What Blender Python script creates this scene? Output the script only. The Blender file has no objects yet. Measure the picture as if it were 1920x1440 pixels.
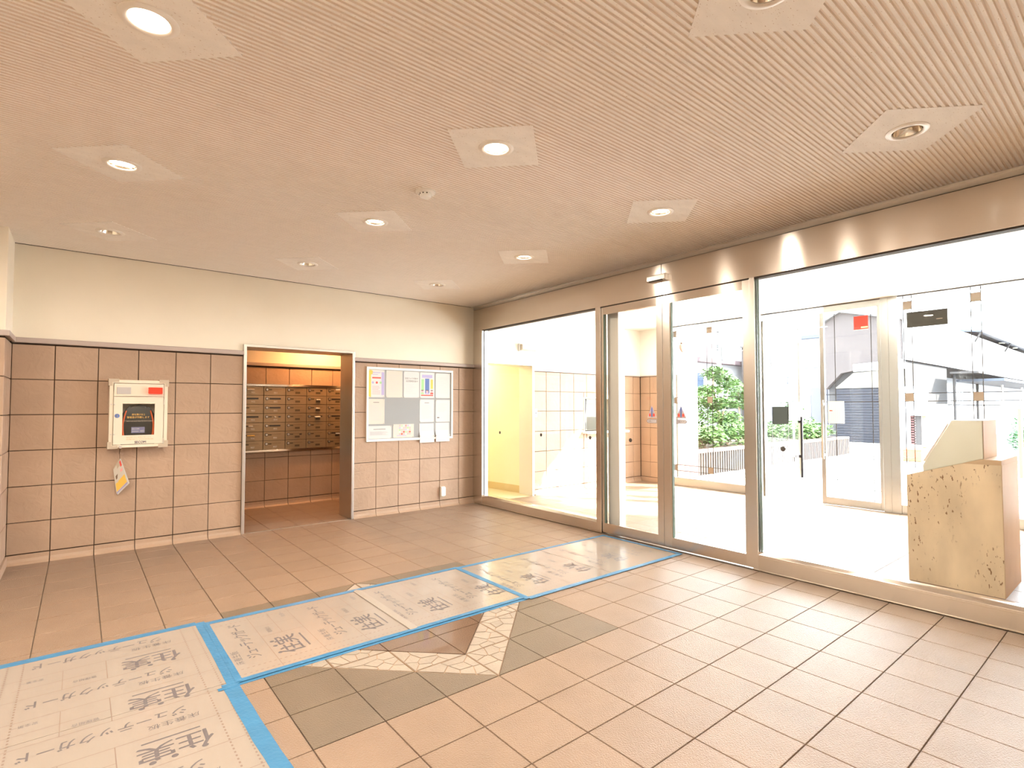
import bpy, bmesh, math, random
from mathutils import Vector, Matrix
random.seed(7)
S = bpy.context.scene
COL = S.collection
PI = math.pi

# ------------------------------------------------------------------ camera, world, sun, exposure
def make_camera():
    yaw, pit, rol = 0.6907, 0.0335, -0.0014
    fw = Vector((math.cos(pit)*math.sin(yaw), math.cos(pit)*math.cos(yaw), math.sin(pit)))
    rt = Vector((math.cos(yaw), -math.sin(yaw), 0)); up = rt.cross(fw)
    c, s = math.cos(rol), math.sin(rol)
    rt, up = rt*c + up*s, up*c - rt*s
    cam = bpy.data.cameras.new('camera'); o = bpy.data.objects.new('camera', cam); COL.objects.link(o)
    m = Matrix((rt, up, -fw)).transposed().to_4x4(); m.translation = (-2.523, -1.5497, 1.323)
    o.matrix_world = m
    cam.sensor_width = 36; cam.lens = 1004.1109/1920*36
    cam.shift_x = -20.04/1920; cam.shift_y = 10.58/1920
    cam.clip_start = .05; cam.clip_end = 400
    S.camera = o
make_camera()
W = bpy.data.worlds.new('sky'); S.world = W; W.use_nodes = True
bg = W.node_tree.nodes['Background']
bg.inputs[0].default_value = (.84, .92, 1, 1); bg.inputs[1].default_value = 10.5
def sun(direction, strength, angle, color):
    l = bpy.data.lights.new('sun', 'SUN'); l.energy = strength; l.angle = angle; l.color = color
    o = bpy.data.objects.new('sun', l); COL.objects.link(o)
    o.rotation_euler = Vector(direction).to_track_quat('-Z', 'Y').to_euler(); o.location = (8, -8, 10)
sun((-.50, .74, -.46), 22.0, math.radians(1.2), (1, .93, .82))
vs = S.view_settings
vs.view_transform = 'Standard'; vs.look = 'None'; vs.gamma = 1; vs.use_curve_mapping = False
vs.exposure = 1.3
LAMP_W = 10
LAMP_COL = (1, .87, .72)
cy = S.cycles
cy.max_bounces = 7; cy.diffuse_bounces = 4; cy.glossy_bounces = 3; cy.transmission_bounces = 3
cy.transparent_max_bounces = 12; cy.caustics_reflective = False; cy.caustics_refractive = False
cy.sample_clamp_indirect = 6; cy.use_denoising = True

# ------------------------------------------------------------------ constants of the place
D, R, H, L = 4.6995, 1.745, 2.7353, -2.979      # back wall, glass front, ceiling, pier side
R2, D2 = 5.3327, 4.5972                        # outer glass, vestibule wall
ROWS = [1.8733, 1.5717, 1.268, .9618, .6562, .3522, .086, 0]

# ------------------------------------------------------------------ materials
MATS = {}
def nodes(name):
    m = bpy.data.materials.new(name); m.use_nodes = True
    nt = m.node_tree; b = nt.nodes['Principled BSDF']
    return m, nt, b
def mat(name, col, rough=.5, metal=0, var=0, vscale=8, bump=0, bscale=60, rnd=0, spec=.5, stretch=(1, 1, 1), detail=4, dist=0, emit=0, coat=0):
    if name in MATS: return MATS[name]
    m, nt, b = nodes(name); N, K = nt.nodes, nt.links
    b.inputs['Base Color'].default_value = (*col, 1); b.inputs['Roughness'].default_value = rough
    b.inputs['Metallic'].default_value = metal; b.inputs['Specular IOR Level'].default_value = spec
    if coat: b.inputs['Coat Weight'].default_value = coat; b.inputs['Coat Roughness'].default_value = .08
    if emit: b.inputs['Emission Color'].default_value = (*col, 1); b.inputs['Emission Strength'].default_value = emit
    if var or bump or rnd:
        g = N.new('ShaderNodeNewGeometry'); mp = N.new('ShaderNodeMapping'); mp.inputs['Scale'].default_value = stretch
        K.new(g.outputs['Position'], mp.inputs['Vector'])
    if var or rnd:
        hsv = N.new('ShaderNodeHueSaturation'); hsv.inputs['Color'].default_value = (*col, 1)
        K.new(hsv.outputs[0], b.inputs['Base Color'])
        v = N.new('ShaderNodeMath'); v.operation = 'ADD'; v.inputs[0].default_value = 1; v.inputs[1].default_value = 0
        if var:
            n = N.new('ShaderNodeTexNoise'); n.inputs['Scale'].default_value = vscale; n.inputs['Detail'].default_value = detail
            K.new(mp.outputs[0], n.inputs['Vector'])
            r = N.new('ShaderNodeMapRange'); r.inputs[1].default_value = .25; r.inputs[2].default_value = .75
            r.inputs[3].default_value = 1-var; r.inputs[4].default_value = 1+var
            K.new(n.outputs[0], r.inputs[0]); K.new(r.outputs[0], v.inputs[0])
        if rnd:
            oi = N.new('ShaderNodeObjectInfo'); r2 = N.new('ShaderNodeMapRange'); r2.inputs[3].default_value = -rnd; r2.inputs[4].default_value = rnd
            K.new(oi.outputs['Random'], r2.inputs[0]); K.new(r2.outputs[0], v.inputs[1])
        K.new(v.outputs[0], hsv.inputs['Value'])
    if bump:
        n2 = N.new('ShaderNodeTexNoise'); n2.inputs['Scale'].default_value = bscale; n2.inputs['Detail'].default_value = detail
        n2.inputs['Distortion'].default_value = dist
        K.new(mp.outputs[0], n2.inputs['Vector'])
        bp = N.new('ShaderNodeBump'); bp.inputs['Strength'].default_value = bump; bp.inputs['Distance'].default_value = .01
        K.new(n2.outputs[0], bp.inputs['Height']); K.new(bp.outputs[0], b.inputs['Normal'])
    MATS[name] = m
    return m
def speckle(name, col, dark, scale, lo, hi, rough=.8, stretch=(1, 1, 1), var=.06, spec=.3, clump=False):
    """plain ground with small flecks (ceiling board, travertine pits, terrazzo)"""
    m, nt, b = nodes(name); N, K = nt.nodes, nt.links
    g = N.new('ShaderNodeNewGeometry'); mp = N.new('ShaderNodeMapping'); mp.inputs['Scale'].default_value = stretch
    K.new(g.outputs['Position'], mp.inputs['Vector'])
    n = N.new('ShaderNodeTexNoise'); n.inputs['Scale'].default_value = scale; n.inputs['Detail'].default_value = 3
    K.new(mp.outputs[0], n.inputs['Vector'])
    r = N.new('ShaderNodeMapRange'); r.inputs[1].default_value = lo; r.inputs[2].default_value = hi
    K.new(n.outputs[0], r.inputs[0])
    n2 = N.new('ShaderNodeTexNoise'); n2.inputs['Scale'].default_value = scale*.08; n2.inputs['Detail'].default_value = 5
    K.new(mp.outputs[0], n2.inputs['Vector'])
    h = N.new('ShaderNodeHueSaturation'); h.inputs['Color'].default_value = (*col, 1)
    r2 = N.new('ShaderNodeMapRange'); r2.inputs[1].default_value = .3; r2.inputs[2].default_value = .7; r2.inputs[3].default_value = 1-var; r2.inputs[4].default_value = 1+var
    K.new(n2.outputs[0], r2.inputs[0]); K.new(r2.outputs[0], h.inputs['Value'])
    mx = N.new('ShaderNodeMix'); mx.data_type = 'RGBA'
    fac = r
    if clump:      # pits gather in clusters
        n3 = N.new('ShaderNodeTexNoise'); n3.inputs['Scale'].default_value = 5.5; n3.inputs['Detail'].default_value = 2; K.new(mp.outputs[0], n3.inputs['Vector'])
        r3 = N.new('ShaderNodeMapRange'); r3.inputs[1].default_value = .45; r3.inputs[2].default_value = .55; K.new(n3.outputs[0], r3.inputs[0])
        fac = N.new('ShaderNodeMath'); fac.operation = 'MULTIPLY'; K.new(r.outputs[0], fac.inputs[0]); K.new(r3.outputs[0], fac.inputs[1])
    K.new(fac.outputs[0], mx.inputs[0]); K.new(h.outputs[0], mx.inputs[6]); mx.inputs[7].default_value = (*dark, 1)
    K.new(mx.outputs[2], b.inputs['Base Color'])
    b.inputs['Roughness'].default_value = rough; b.inputs['Specular IOR Level'].default_value = spec
    MATS[name] = m
    return m
def steel(name, col, rough, aniso, rot=0):
    m, nt, b = nodes(name); N, K = nt.nodes, nt.links
    b.inputs['Base Color'].default_value = (*col, 1); b.inputs['Metallic'].default_value = 1
    b.inputs['Roughness'].default_value = rough
    if aniso:
        b.inputs['Anisotropic'].default_value = aniso; b.inputs['Anisotropic Rotation'].default_value = rot
        t = N.new('ShaderNodeTangent'); t.direction_type = 'RADIAL'; t.axis = 'Z'
        K.new(t.outputs[0], b.inputs['Tangent'])
    MATS[name] = m
    return m
def glass(name, tint=(1, 1, 1), refl=1.0):
    m = bpy.data.materials.new(name); m.use_nodes = True; nt = m.node_tree; N, K = nt.nodes, nt.links
    N.remove(N['Principled BSDF'])
    tr = N.new('ShaderNodeBsdfTransparent'); tr.inputs[0].default_value = (*tint, 1)
    gl = N.new('ShaderNodeBsdfGlossy'); gl.inputs['Roughness'].default_value = 0
    fr = N.new('ShaderNodeLayerWeight'); fr.inputs[0].default_value = .5     # facing: Schlick's approximation of the Fresnel term
    pw = N.new('ShaderNodeMath'); pw.operation = 'POWER'; pw.inputs[1].default_value = 5
    mu = N.new('ShaderNodeMath'); mu.operation = 'MULTIPLY_ADD'; mu.inputs[1].default_value = .8*refl; mu.inputs[2].default_value = .022*refl
    mx = N.new('ShaderNodeMixShader')
    K.new(fr.outputs['Facing'], pw.inputs[0]); K.new(pw.outputs[0], mu.inputs[0]); K.new(mu.outputs[0], mx.inputs[0]); K.new(tr.outputs[0], mx.inputs[1]); K.new(gl.outputs[0], mx.inputs[2])
    K.new(mx.outputs[0], N['Material Output'].inputs[0])
    MATS[name] = m
    return m
def flat(name, col, rough=.6): return mat(name, col, rough)

M_FLOOR = mat('floor tile buff', (.28, .195, .138), .33, spec=.40, var=.07, vscale=5, bump=.55, bscale=150, rnd=.035, detail=2)
M_FLOORD = mat('floor tile grey brown', (.165, .125, .088), .38, var=.08, vscale=5, bump=.35, bscale=150, rnd=.03, detail=2)
M_GROUT = mat('floor grout', (.22, .17, .13), .85, var=.1, vscale=20)
M_MOSAIC = mat('mosaic stone cream', (.345, .29, .235), .5, var=.08, vscale=14, bump=.25, bscale=70, rnd=.06)
M_MGROUT = mat('mosaic grout', (.36, .25, .17), .9)
M_POLISH = mat('polished brown granite', (.17, .11, .075), .04, var=.3, vscale=160, rnd=.02, spec=.8)
M_WTILE = mat('wall tile tan', (.41, .278, .190), .5, var=.07, vscale=4, bump=.45, bscale=11, rnd=.03, dist=1.6, detail=5)
M_WGROUT = mat('wall grout dark', (.055, .033, .02), .9)
M_PLASTER = mat('plaster cream', (.86, .79, .66), .85, var=.02, vscale=3, bump=.08, bscale=220)
M_WHITEP = mat('plaster white', (.86, .84, .77), .85, var=.02, vscale=3)
M_YELLOWP = mat('plaster pale yellow', (.84, .775, .58), .8, var=.02, vscale=3)
M_CEIL = speckle('ceiling board cream', (.88, .85, .80), (.50, .37, .26), 95, .66, .72, .9, (1, 2.4, 1), .04, .15)
M_GROOVE = mat('ceiling groove tan', (.82, .74, .655), .9)
M_RAIL = mat('rail mauve grey', (.46, .38, .34), .45)
M_STEEL = steel('brushed steel', (.77, .71, .645), .21, .96, .25)
M_STEELV = steel('brushed steel upright', (.80, .755, .70), .24, .6, .25)
M_STEELO = steel('outer door steel', (.40, .395, .37), .28, .4, .25)
M_SATIN = mat('satin frame', (.74, .71, .66), .35, metal=.25)
M_STEELP = steel('polished steel edge', (.80, .74, .66), .15, 0)
M_STEELD = steel('dull steel', (.66, .63, .59), .36, 0)
M_GAP = mat('shadow gap', (.04, .03, .022), .8)
M_GLASS = glass('clear glass', (.985, .99, .985))
M_GEDGE = mat('glass edge green', (.16, .22, .19), .6)
M_WHITE = mat('white paint', (.88, .87, .83), .45)
M_OFFW = mat('off white plastic', (.76, .68, .55), .4)
M_CLIP = mat('clip beige grey', (.50, .42, .32), .5)
M_BLACK = mat('black plastic', (.02, .019, .018), .35)
M_DARK = mat('dark grey plastic', (.07, .065, .06), .4)
M_INK = mat('ink grey', (.13, .112, .115), .7)
M_INKL = mat('ink light', (.20, .14, .11), .7)
M_INKF = mat('ink faint', (.55, .54, .54), .7)
M_INKB = mat('ink black', (.06, .06, .07), .6)
M_RED = mat('red lens', (.80, .03, .012), .25, emit=.35)
M_REDP = mat('red print', (.80, .10, .07), .5)
M_ORANGE = mat('orange stripe', (.80, .13, .02), .4)
M_GOLD = mat('gold print', (.85, .50, .12), .5)
M_PAPER = mat('paper white', (.64, .63, .615), .7)
M_PAPERC = mat('paper cream', (.62, .58, .51), .7)
M_PGREY = mat('felt board grey', (.325, .335, .34), .9)
M_BLUEP = mat('blue print', (.10, .17, .42), .5)
M_LILAC = mat('lilac print', (.42, .38, .60), .6)
M_PINKP = mat('pink print', (.85, .42, .42), .6)
M_YELP = mat('yellow print', (.86, .55, .10), .6)
M_GREENP = mat('green print', (.35, .62, .30), .6)
M_MAT = mat('protection board cream', (.325, .28, .24), .16, var=.025, vscale=3, spec=.55)
M_TAPE = mat('blue masking tape', (.045, .19, .36), .4, var=.10, vscale=10, bump=.3, bscale=50)
M_CLEAR = mat('clear tape', (.35, .305, .262), .16)
M_TRAV = speckle('travertine', (.80, .665, .475), (.26, .14, .06), 58, .625, .66, .32, (1, 1, .42), .17, .5, clump=True)
M_TRAVC = mat('polished stone edge', (.66, .49, .32), .5, spec=.15, var=.05, vscale=6)
M_CONSOLE = steel('console steel', (.62, .63, .56), .34, .5, .25)
M_MAILD = mat('mailbox door bronze', (.36, .27, .17), .35, metal=.55, var=.06, vscale=9, rnd=.03)
M_MAILF = mat('mailbox carcass', (.10, .06, .03), .6)
M_PLATE = mat('number plate dark', (.085, .065, .035), .4)
M_LENS = mat('lit lamp lens', (1, .80, .58), .5, emit=9)
M_LENSOFF = mat('unlit lamp glass', (.62, .60, .56), .15)
M_REFL = steel('lamp reflector', (.85, .80, .72), .12, 0)
M_RING = mat('lamp ring white', (.86, .83, .78), .35)
# outdoors
M_PAVE = mat('pavement pale', (.60, .59, .58), .8, spec=.12, var=.05, vscale=2, bump=.1, bscale=60)
M_ASPH = mat('asphalt grey', (.045, .045, .05), .9, spec=.12, var=.08, vscale=1.5)
M_CONC = mat('concrete ribbed', (.055, .046, .042), .9, spec=.12, var=.12, vscale=7)
M_EXTW = mat('render white', (.40, .40, .41), .8, spec=.12, var=.02, vscale=2)
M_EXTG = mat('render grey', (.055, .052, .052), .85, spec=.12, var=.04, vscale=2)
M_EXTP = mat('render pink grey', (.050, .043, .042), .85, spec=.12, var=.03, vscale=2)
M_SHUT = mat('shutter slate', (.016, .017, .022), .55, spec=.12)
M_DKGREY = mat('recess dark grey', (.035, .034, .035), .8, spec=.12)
M_PINKT = mat('tile pink', (.10, .055, .048), .5, spec=.12, var=.05, vscale=5)
M_LEAF = mat('leaf green', (.062, .118, .034), .5, spec=.12, var=.45, vscale=5)
M_LEAFD = mat('leaf dark green', (.05, .16, .06), .5, spec=.12, var=.4, vscale=6)
M_BARK = mat('bark brown', (.20, .14, .10), .9, spec=.12, var=.2, vscale=12)
M_SOIL = mat('soil', (.09, .06, .04), .95, spec=.12)
M_WGLASS = mat('far window glass', (.02, .03, .05), .08, spec=.12)
M_ROOFB = mat('canopy blue grey', (.06, .07, .09), .6, spec=.12)
M_BOXO = mat('carton orange tan', (.30, .11, .05), .7, spec=.12)
M_POST = mat('post orange', (.32, .10, .05), .6, spec=.12)
M_TANP = mat('post tan', (.26, .17, .09), .7, spec=.12)
M_POLE = mat('pole grey', (.09, .09, .09), .8, spec=.12)
M_ROOFT = mat('roof mauve', (.075, .055, .06), .8, spec=.12)
M_SQ = mat('etched square tan', (.24, .185, .135), .6)
M_LINE = mat('etched line', (.06, .058, .058), .8, spec=.05)

# ------------------------------------------------------------------ mesh helpers
ROOT = {}
class MB:
    def __init__(s): s.v = []; s.f = []; s.mi = []
    def add(s, vs, fs, m=0):
        o = len(s.v); s.v += [tuple(p) for p in vs]
        for f in fs: s.f.append(tuple(i+o for i in f)); s.mi.append(m)
        return s
    def box(s, x0, x1, y0, y1, z0, z1, m=0):
        return s.add([(x0,y0,z0),(x1,y0,z0),(x1,y1,z0),(x0,y1,z0),(x0,y0,z1),(x1,y0,z1),(x1,y1,z1),(x0,y1,z1)],
                     [(0,3,2,1),(4,5,6,7),(0,1,5,4),(1,2,6,5),(2,3,7,6),(3,0,4,7)], m)
    def prism(s, poly, axis, a, b, m=0):
        """poly: 2D points in the two other axes, in xyz order"""
        def p3(p, t):
            return (t, p[0], p[1]) if axis == 'x' else (p[0], t, p[1]) if axis == 'y' else (p[0], p[1], t)
        n = len(poly)
        vs = [p3(p, a) for p in poly] + [p3(p, b) for p in poly]
        return s.add(vs, [tuple(range(n))[::-1], tuple(range(n, 2*n))] + [(i, (i+1) % n, n+(i+1) % n, n+i) for i in range(n)], m)
    def quad(s, a, b, c, d, m=0): return s.add([a, b, c, d], [(0, 1, 2, 3)], m)
    def lathe(s, prof, c, n=24, axis='z', m=0):
        vs = []; fs = []
        for r, h in prof:
            for k in range(n):
                a = 2*PI*k/n; u, w = r*math.cos(a), r*math.sin(a)
                p = (u, w, h) if axis == 'z' else (u, h, w) if axis == 'y' else (h, u, w)
                vs.append((c[0]+p[0], c[1]+p[1], c[2]+p[2]))
        for j in range(len(prof)-1):
            for k in range(n):
                fs.append((j*n+k, j*n+(k+1) % n, (j+1)*n+(k+1) % n, (j+1)*n+k))
        return s.add(vs, fs, m)
    def disc(s, c, r, axis='z', n=24, m=0):
        vs = []
        for k in range(n):
            a = 2*PI*k/n; u, w = r*math.cos(a), r*math.sin(a)
            p = (u, w, 0) if axis == 'z' else (u, 0, w) if axis == 'y' else (0, u, w)
            vs.append((c[0]+p[0], c[1]+p[1], c[2]+p[2]))
        return s.add(vs, [tuple(range(n))], m)
    def tube(s, pts, r, n=8, m=0):
        pts = [Vector(p) for p in pts]; vs = []; fs = []
        rs = r if isinstance(r, (list, tuple)) else [r]*len(pts)
        for i, p in enumerate(pts):
            t = (pts[min(i+1, len(pts)-1)] - pts[max(i-1, 0)]).normalized()
            a = t.cross(Vector((0, 0, 1)) if abs(t.z) < .9 else Vector((1, 0, 0))).normalized(); b = t.cross(a)
            for k in range(n):
                q = p + (a*math.cos(2*PI*k/n) + b*math.sin(2*PI*k/n))*rs[i]; vs.append(tuple(q))
        for i in range(len(pts)-1):
            for k in range(n): fs.append((i*n+k, i*n+(k+1) % n, (i+1)*n+(k+1) % n, (i+1)*n+k))
        fs.append(tuple(range(n))[::-1]); fs.append(tuple(range((len(pts)-1)*n, len(pts)*n)))
        return s.add(vs, fs, m)
    def mesh(s, name, mats, bevel=0, smooth=False, shift=(0, 0, 0)):
        me = bpy.data.meshes.new(name)
        me.from_pydata([(v[0]-shift[0], v[1]-shift[1], v[2]-shift[2]) for v in s.v], [], s.f)
        for x in (mats if isinstance(mats, (list, tuple)) else [mats]): me.materials.append(x)
        me.polygons.foreach_set('material_index', s.mi)
        bm = bmesh.new(); bm.from_mesh(me)
        bmesh.ops.recalc_face_normals(bm, faces=bm.faces)
        if bevel:
            es = [e for e in bm.edges if len(e.link_faces) == 2 and e.calc_face_angle(0) > .6]
            bmesh.ops.bevel(bm, geom=es, offset=bevel, segments=2, affect='EDGES', profile=.6, clamp_overlap=True)
        if smooth:
            for f in bm.faces: f.smooth = True
            for e in bm.edges:
                if len(e.link_faces) == 2 and e.calc_face_angle(0) > .7: e.smooth = False
        bm.to_mesh(me); bm.free(); me.update()
        return me
    def obj(s, name, mats, parent=None, bevel=0, smooth=False, kind=None):
        if parent is not None: off = ROOT[parent.name]
        else:
            xs, ys, zs = zip(*s.v); off = Vector(((min(xs)+max(xs))/2, (min(ys)+max(ys))/2, min(zs)))
        me = s.mesh(name, mats, bevel, smooth, off)
        o = bpy.data.objects.new(name, me); COL.objects.link(o)
        if parent is not None: o.parent = parent
        else: o.location = off
        ROOT[o.name] = off
        if kind: o['kind'] = kind
        return o
def tag(o, label, cat, group=None):
    o['label'] = label; o['category'] = cat
    if group: o['group'] = group
    return o
def thing(name, loc, label, cat, group=None):
    o = bpy.data.objects.new(name, None); COL.objects.link(o); o.location = loc; o.empty_display_size = .1
    ROOT[o.name] = Vector(loc)
    return tag(o, label, cat, group)
def struct(name, loc=(0, 0, 0)):
    o = bpy.data.objects.new(name, None); COL.objects.link(o); o.location = loc; o['kind'] = 'structure'
    ROOT[o.name] = Vector(loc)
    return o
def inst(name, me, parent, mw):
    """an object sharing mesh data, placed by world matrix under a parent without rotation"""
    o = bpy.data.objects.new(name, me); COL.objects.link(o); o.parent = parent
    off = ROOT[parent.name]
    o.matrix_basis = Matrix.Translation(-off) @ mw
    ROOT[o.name] = mw.translation.copy()
    return o
def copy_tree(src, loc, label=None):
    """copy a thing with its parts and sub-parts"""
    def rec(o, par):
        c = o.copy(); COL.objects.link(c)
        if par: c.parent = par
        for ch in o.children: rec(ch, c)
        return c
    r = rec(src, None); r.location = loc
    if label: r['label'] = label
    ROOT[r.name] = Vector(loc)
    return r

# text as flat geometry
GL = {}
def glyphs(txt):
    if txt not in GL:
        cu = bpy.data.curves.new('t', 'FONT'); cu.body = txt; cu.size = 1; cu.fill_mode = 'FRONT' if cu.dimensions == '2D' else 'BOTH'
        cu.resolution_u = 2
        o = bpy.data.objects.new('t', cu); COL.objects.link(o)
        dg = bpy.context.evaluated_depsgraph_get()
        me = bpy.data.meshes.new_from_object(o.evaluated_get(dg))
        vs = [(v.co.x, v.co.y) for v in me.vertices]; fs = [tuple(p.vertices) for p in me.polygons]
        bpy.data.objects.remove(o); bpy.data.curves.remove(cu); bpy.data.meshes.remove(me)
        if not vs: vs = [(0, 0), (1, 0), (1, 1)]; fs = []
        xs, ys = zip(*vs); x0, y0 = min(xs), min(ys)
        GL[txt] = ([(a-x0, b-y0) for a, b in vs], fs, max(xs)-x0, max(ys)-y0)
    return GL[txt]
def text(mb, txt, org, ux, uy, w=None, h=None, m=0):
    vs, fs, tw, th = glyphs(txt)
    sx = (w/tw) if w else h/th
    sy = (h/th) if h else sx
    org, ux, uy = Vector(org), Vector(ux), Vector(uy)
    mb.add([tuple(org + ux*(a*sx) + uy*(b*sy)) for a, b in vs], fs, m)

# wall/floor tiles that share meshes
TM = {}
def tile_mesh(w, h, t, m, ch=.002):
    k = (round(w, 4), round(h, 4), t, m.name)
    if k not in TM:
        a, b = w/2, h/2; c = ch
        mb = MB()
        mb.add([(-a,-b,0),(a,-b,0),(a,b,0),(-a,b,0),(-a,-b,t-c),(a,-b,t-c),(a,b,t-c),(-a,b,t-c),(-a+c,-b+c,t),(a-c,-b+c,t),(a-c,b-c,t),(-a+c,b-c,t)],
               [(8,9,10,11)] + [(i, (i+1) % 4, 4+(i+1) % 4, 4+i) for i in range(4)] + [(4+i, 4+(i+1) % 4, 8+(i+1) % 4, 8+i) for i in range(4)])
        TM[k] = mb.mesh('tile', m)
    return TM[k]
NEGY = Matrix(((1,0,0),(0,0,-1),(0,1,0))).to_4x4()                       # tile normal to -Y
POSY = Matrix(((-1,0,0),(0,0,1),(0,1,0))).to_4x4()
NEGX = Matrix(((0,0,-1),(-1,0,0),(0,1,0))).to_4x4()
POSX = Matrix(((0,0,1),(1,0,0),(0,1,0))).to_4x4()
def wall_tiles(parent, plane, face, cols, rows=ROWS, g=.006, t=.012, m=None, skip=None):
    m = m or M_WTILE
    rot = {'-y': NEGY, '+y': POSY, '-x': NEGX, '+x': POSX}[face]
    for a, b in zip(cols[:-1], cols[1:]):
        for z1, z0 in zip(rows[:-1], rows[1:]):
            c, zc = (a+b)/2, (z0+z1)/2
            if skip and skip(c, zc): continue
            me = tile_mesh(abs(b-a)-g, z1-z0-g, t, m)
            p = (c, plane, zc) if 'y' in face else (plane, c, zc)
            inst('tile', me, parent, Matrix.Translation(p) @ rot)

# ================================================================== SETTING
# ------------------------------------------------------------------ lobby floor
fl = MB()
fl.box(-6, R, -5, D+.3, -.15, -.008)
floor = fl.obj('floor', M_GROUT); floor['kind'] = 'structure'
fo = ROOT[floor.name]
T = .3; GAP = .005
def covered(x0, x1, y0, y1):
    return (x0 >= -1.86 and x1 <= 1.61 and y0 >= 1.37 and y1 <= 2.2) or (x0 >= -2.78 and x1 <= -1.95 and y0 >= .45 and y1 <= 2.24)
rest = MB()
def rest_tile(mb, x0, x1, y0, y1):
    a = GAP/2
    mb.add([(x0+a,y0+a,0),(x1-a,y0+a,0),(x1-a,y1-a,0),(x0+a,y1-a,0),(x0+a,y0+a,-.008),(x1-a,y0+a,-.008),(x1-a,y1-a,-.008),(x0+a,y1-a,-.008)],
           [(0,1,2,3),(4,5,1,0),(5,6,2,1),(6,7,3,2),(7,4,0,3)])
count = 0
for i in range(-20, 6):
    for j in range(-17, 16):
        x0, x1, y0, y1 = i*T, min((i+1)*T, R-.02), j*T, min((j+1)*T, D)
        if -6 <= i < 0 and 2 <= j < 8: continue
        if i < -10 or j < -6:
            rest_tile(rest, x0, x1, y0, y1); continue
        if covered(x0, x1, y0, y1): rest_tile(rest, x0, x1, y0, y1); continue
        inst('tile', tile_mesh(x1-x0-GAP, y1-y0-GAP, .008, M_FLOOR, .0012), floor, Matrix.Translation(((x0+x1)/2, (y0+y1)/2, -.008)))
        count += 1
rest.obj('outer_tile', M_FLOOR, floor, kind='stuff')
# inlaid diamond: dark tiles, crazy-paved ring, polished centre
def clip(poly, n, d):
    """keep the side where n.p <= d"""
    out = []
    for k in range(len(poly)):
        a, b = poly[k], poly[(k+1) % len(poly)]
        da, db = n[0]*a[0]+n[1]*a[1]-d, n[0]*b[0]+n[1]*b[1]-d
        if da <= 0: out.append(a)
        if (da < 0 < db) or (db < 0 < da):
            t = da/(da-db); out.append((a[0]+(b[0]-a[0])*t, a[1]+(b[1]-a[1])*t))
    return out
def area(p): return abs(sum(p[k][0]*p[(k+1) % len(p)][1]-p[(k+1) % len(p)][0]*p[k][1] for k in range(len(p))))/2
def inset(p, g):
    if sum(p[k][0]*p[(k+1) % len(p)][1]-p[(k+1) % len(p)][0]*p[k][1] for k in range(len(p))) < 0: p = p[::-1]
    q = p
    for k in range(len(p)):
        a, b = p[k], p[(k+1) % len(p)]
        l = math.hypot(b[0]-a[0], b[1]-a[1])
        if l < 1e-6: continue
        n = ((b[1]-a[1])/l, -(b[0]-a[0])/l)
        q = clip(q, n, n[0]*a[0]+n[1]*a[1]-g)
        if len(q) < 3: return []
    return q
def slab_piece(name, poly, m, z0, z1, parent):
    mb = MB().prism(poly, 'z', z0, z1)
    return mb.obj(name, m, parent)
MC = (-.9, 1.5)
ring_base = MB()
for i in range(-6, 0):
    for j in range(2, 8):
        sx = 1 if (i+.5)*T > MC[0] else -1; sy = 1 if (j+.5)*T > MC[1] else -1
        cell = [(i*T+.0025, j*T+.0025), ((i+1)*T-.0025, j*T+.0025), ((i+1)*T-.0025, (j+1)*T-.0025), (i*T+.0025, (j+1)*T-.0025)]
        off = sx*MC[0]+sy*MC[1]
        dark = clip(cell, (-sx, -sy), -(off+.9+.004))
        ring = clip(clip(cell, (sx, sy), off+.9-.003), (-sx, -sy), -(off+.6+.004))
        inn = clip(cell, (sx, sy), off+.6-.003)
        if len(dark) > 2 and area(dark) > 1e-4: slab_piece('dark_tile', dark, M_FLOORD, -.008, 0, floor)
        if len(inn) > 2 and area(inn) > 1e-4: slab_piece('polished_tile', inn, M_POLISH, -.008, 0, floor)
        if len(ring) > 2 and area(ring) > 1e-4:
            ring_base.prism(ring, 'z', -.009, -.0025)
            if all(1.37 < p[1] < 2.2 for p in ring): continue
            n = max(2, int(area(ring)/.0048)); xs = [p[0] for p in ring]; ys = [p[1] for p in ring]
            seeds = []; tries = 0
            while len(seeds) < n and tries < 900:
                tries += 1
                q = (random.uniform(min(xs), max(xs)), random.uniform(min(ys), max(ys)))
                if not (abs(q[0]-MC[0])+abs(q[1]-MC[1]) < .9 and abs(q[0]-MC[0])+abs(q[1]-MC[1]) > .6): continue
                if all(math.hypot(q[0]-s[0], q[1]-s[1]) > .046 for s in seeds): seeds.append(q)
            for a in seeds:
                poly = ring
                for b in seeds:
                    if b is a: continue
                    nx, ny = b[0]-a[0], b[1]-a[1]
                    poly = clip(poly, (nx, ny), nx*(a[0]+b[0])/2+ny*(a[1]+b[1])/2)
                    if len(poly) < 3: break
                if len(poly) < 3: continue
                poly = inset(poly, .0028)
                if len(poly) < 3 or area(poly) < 2e-4: continue
                if min(p[1] for p in poly) > 1.38 and max(p[1] for p in poly) < 2.2: continue
                slab_piece('mosaic_stone', poly, M_MOSAIC, -.0025, random.uniform(-.0005, .0012), floor)
ring_base.obj('mosaic_grout', M_MGROUT, floor)

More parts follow.
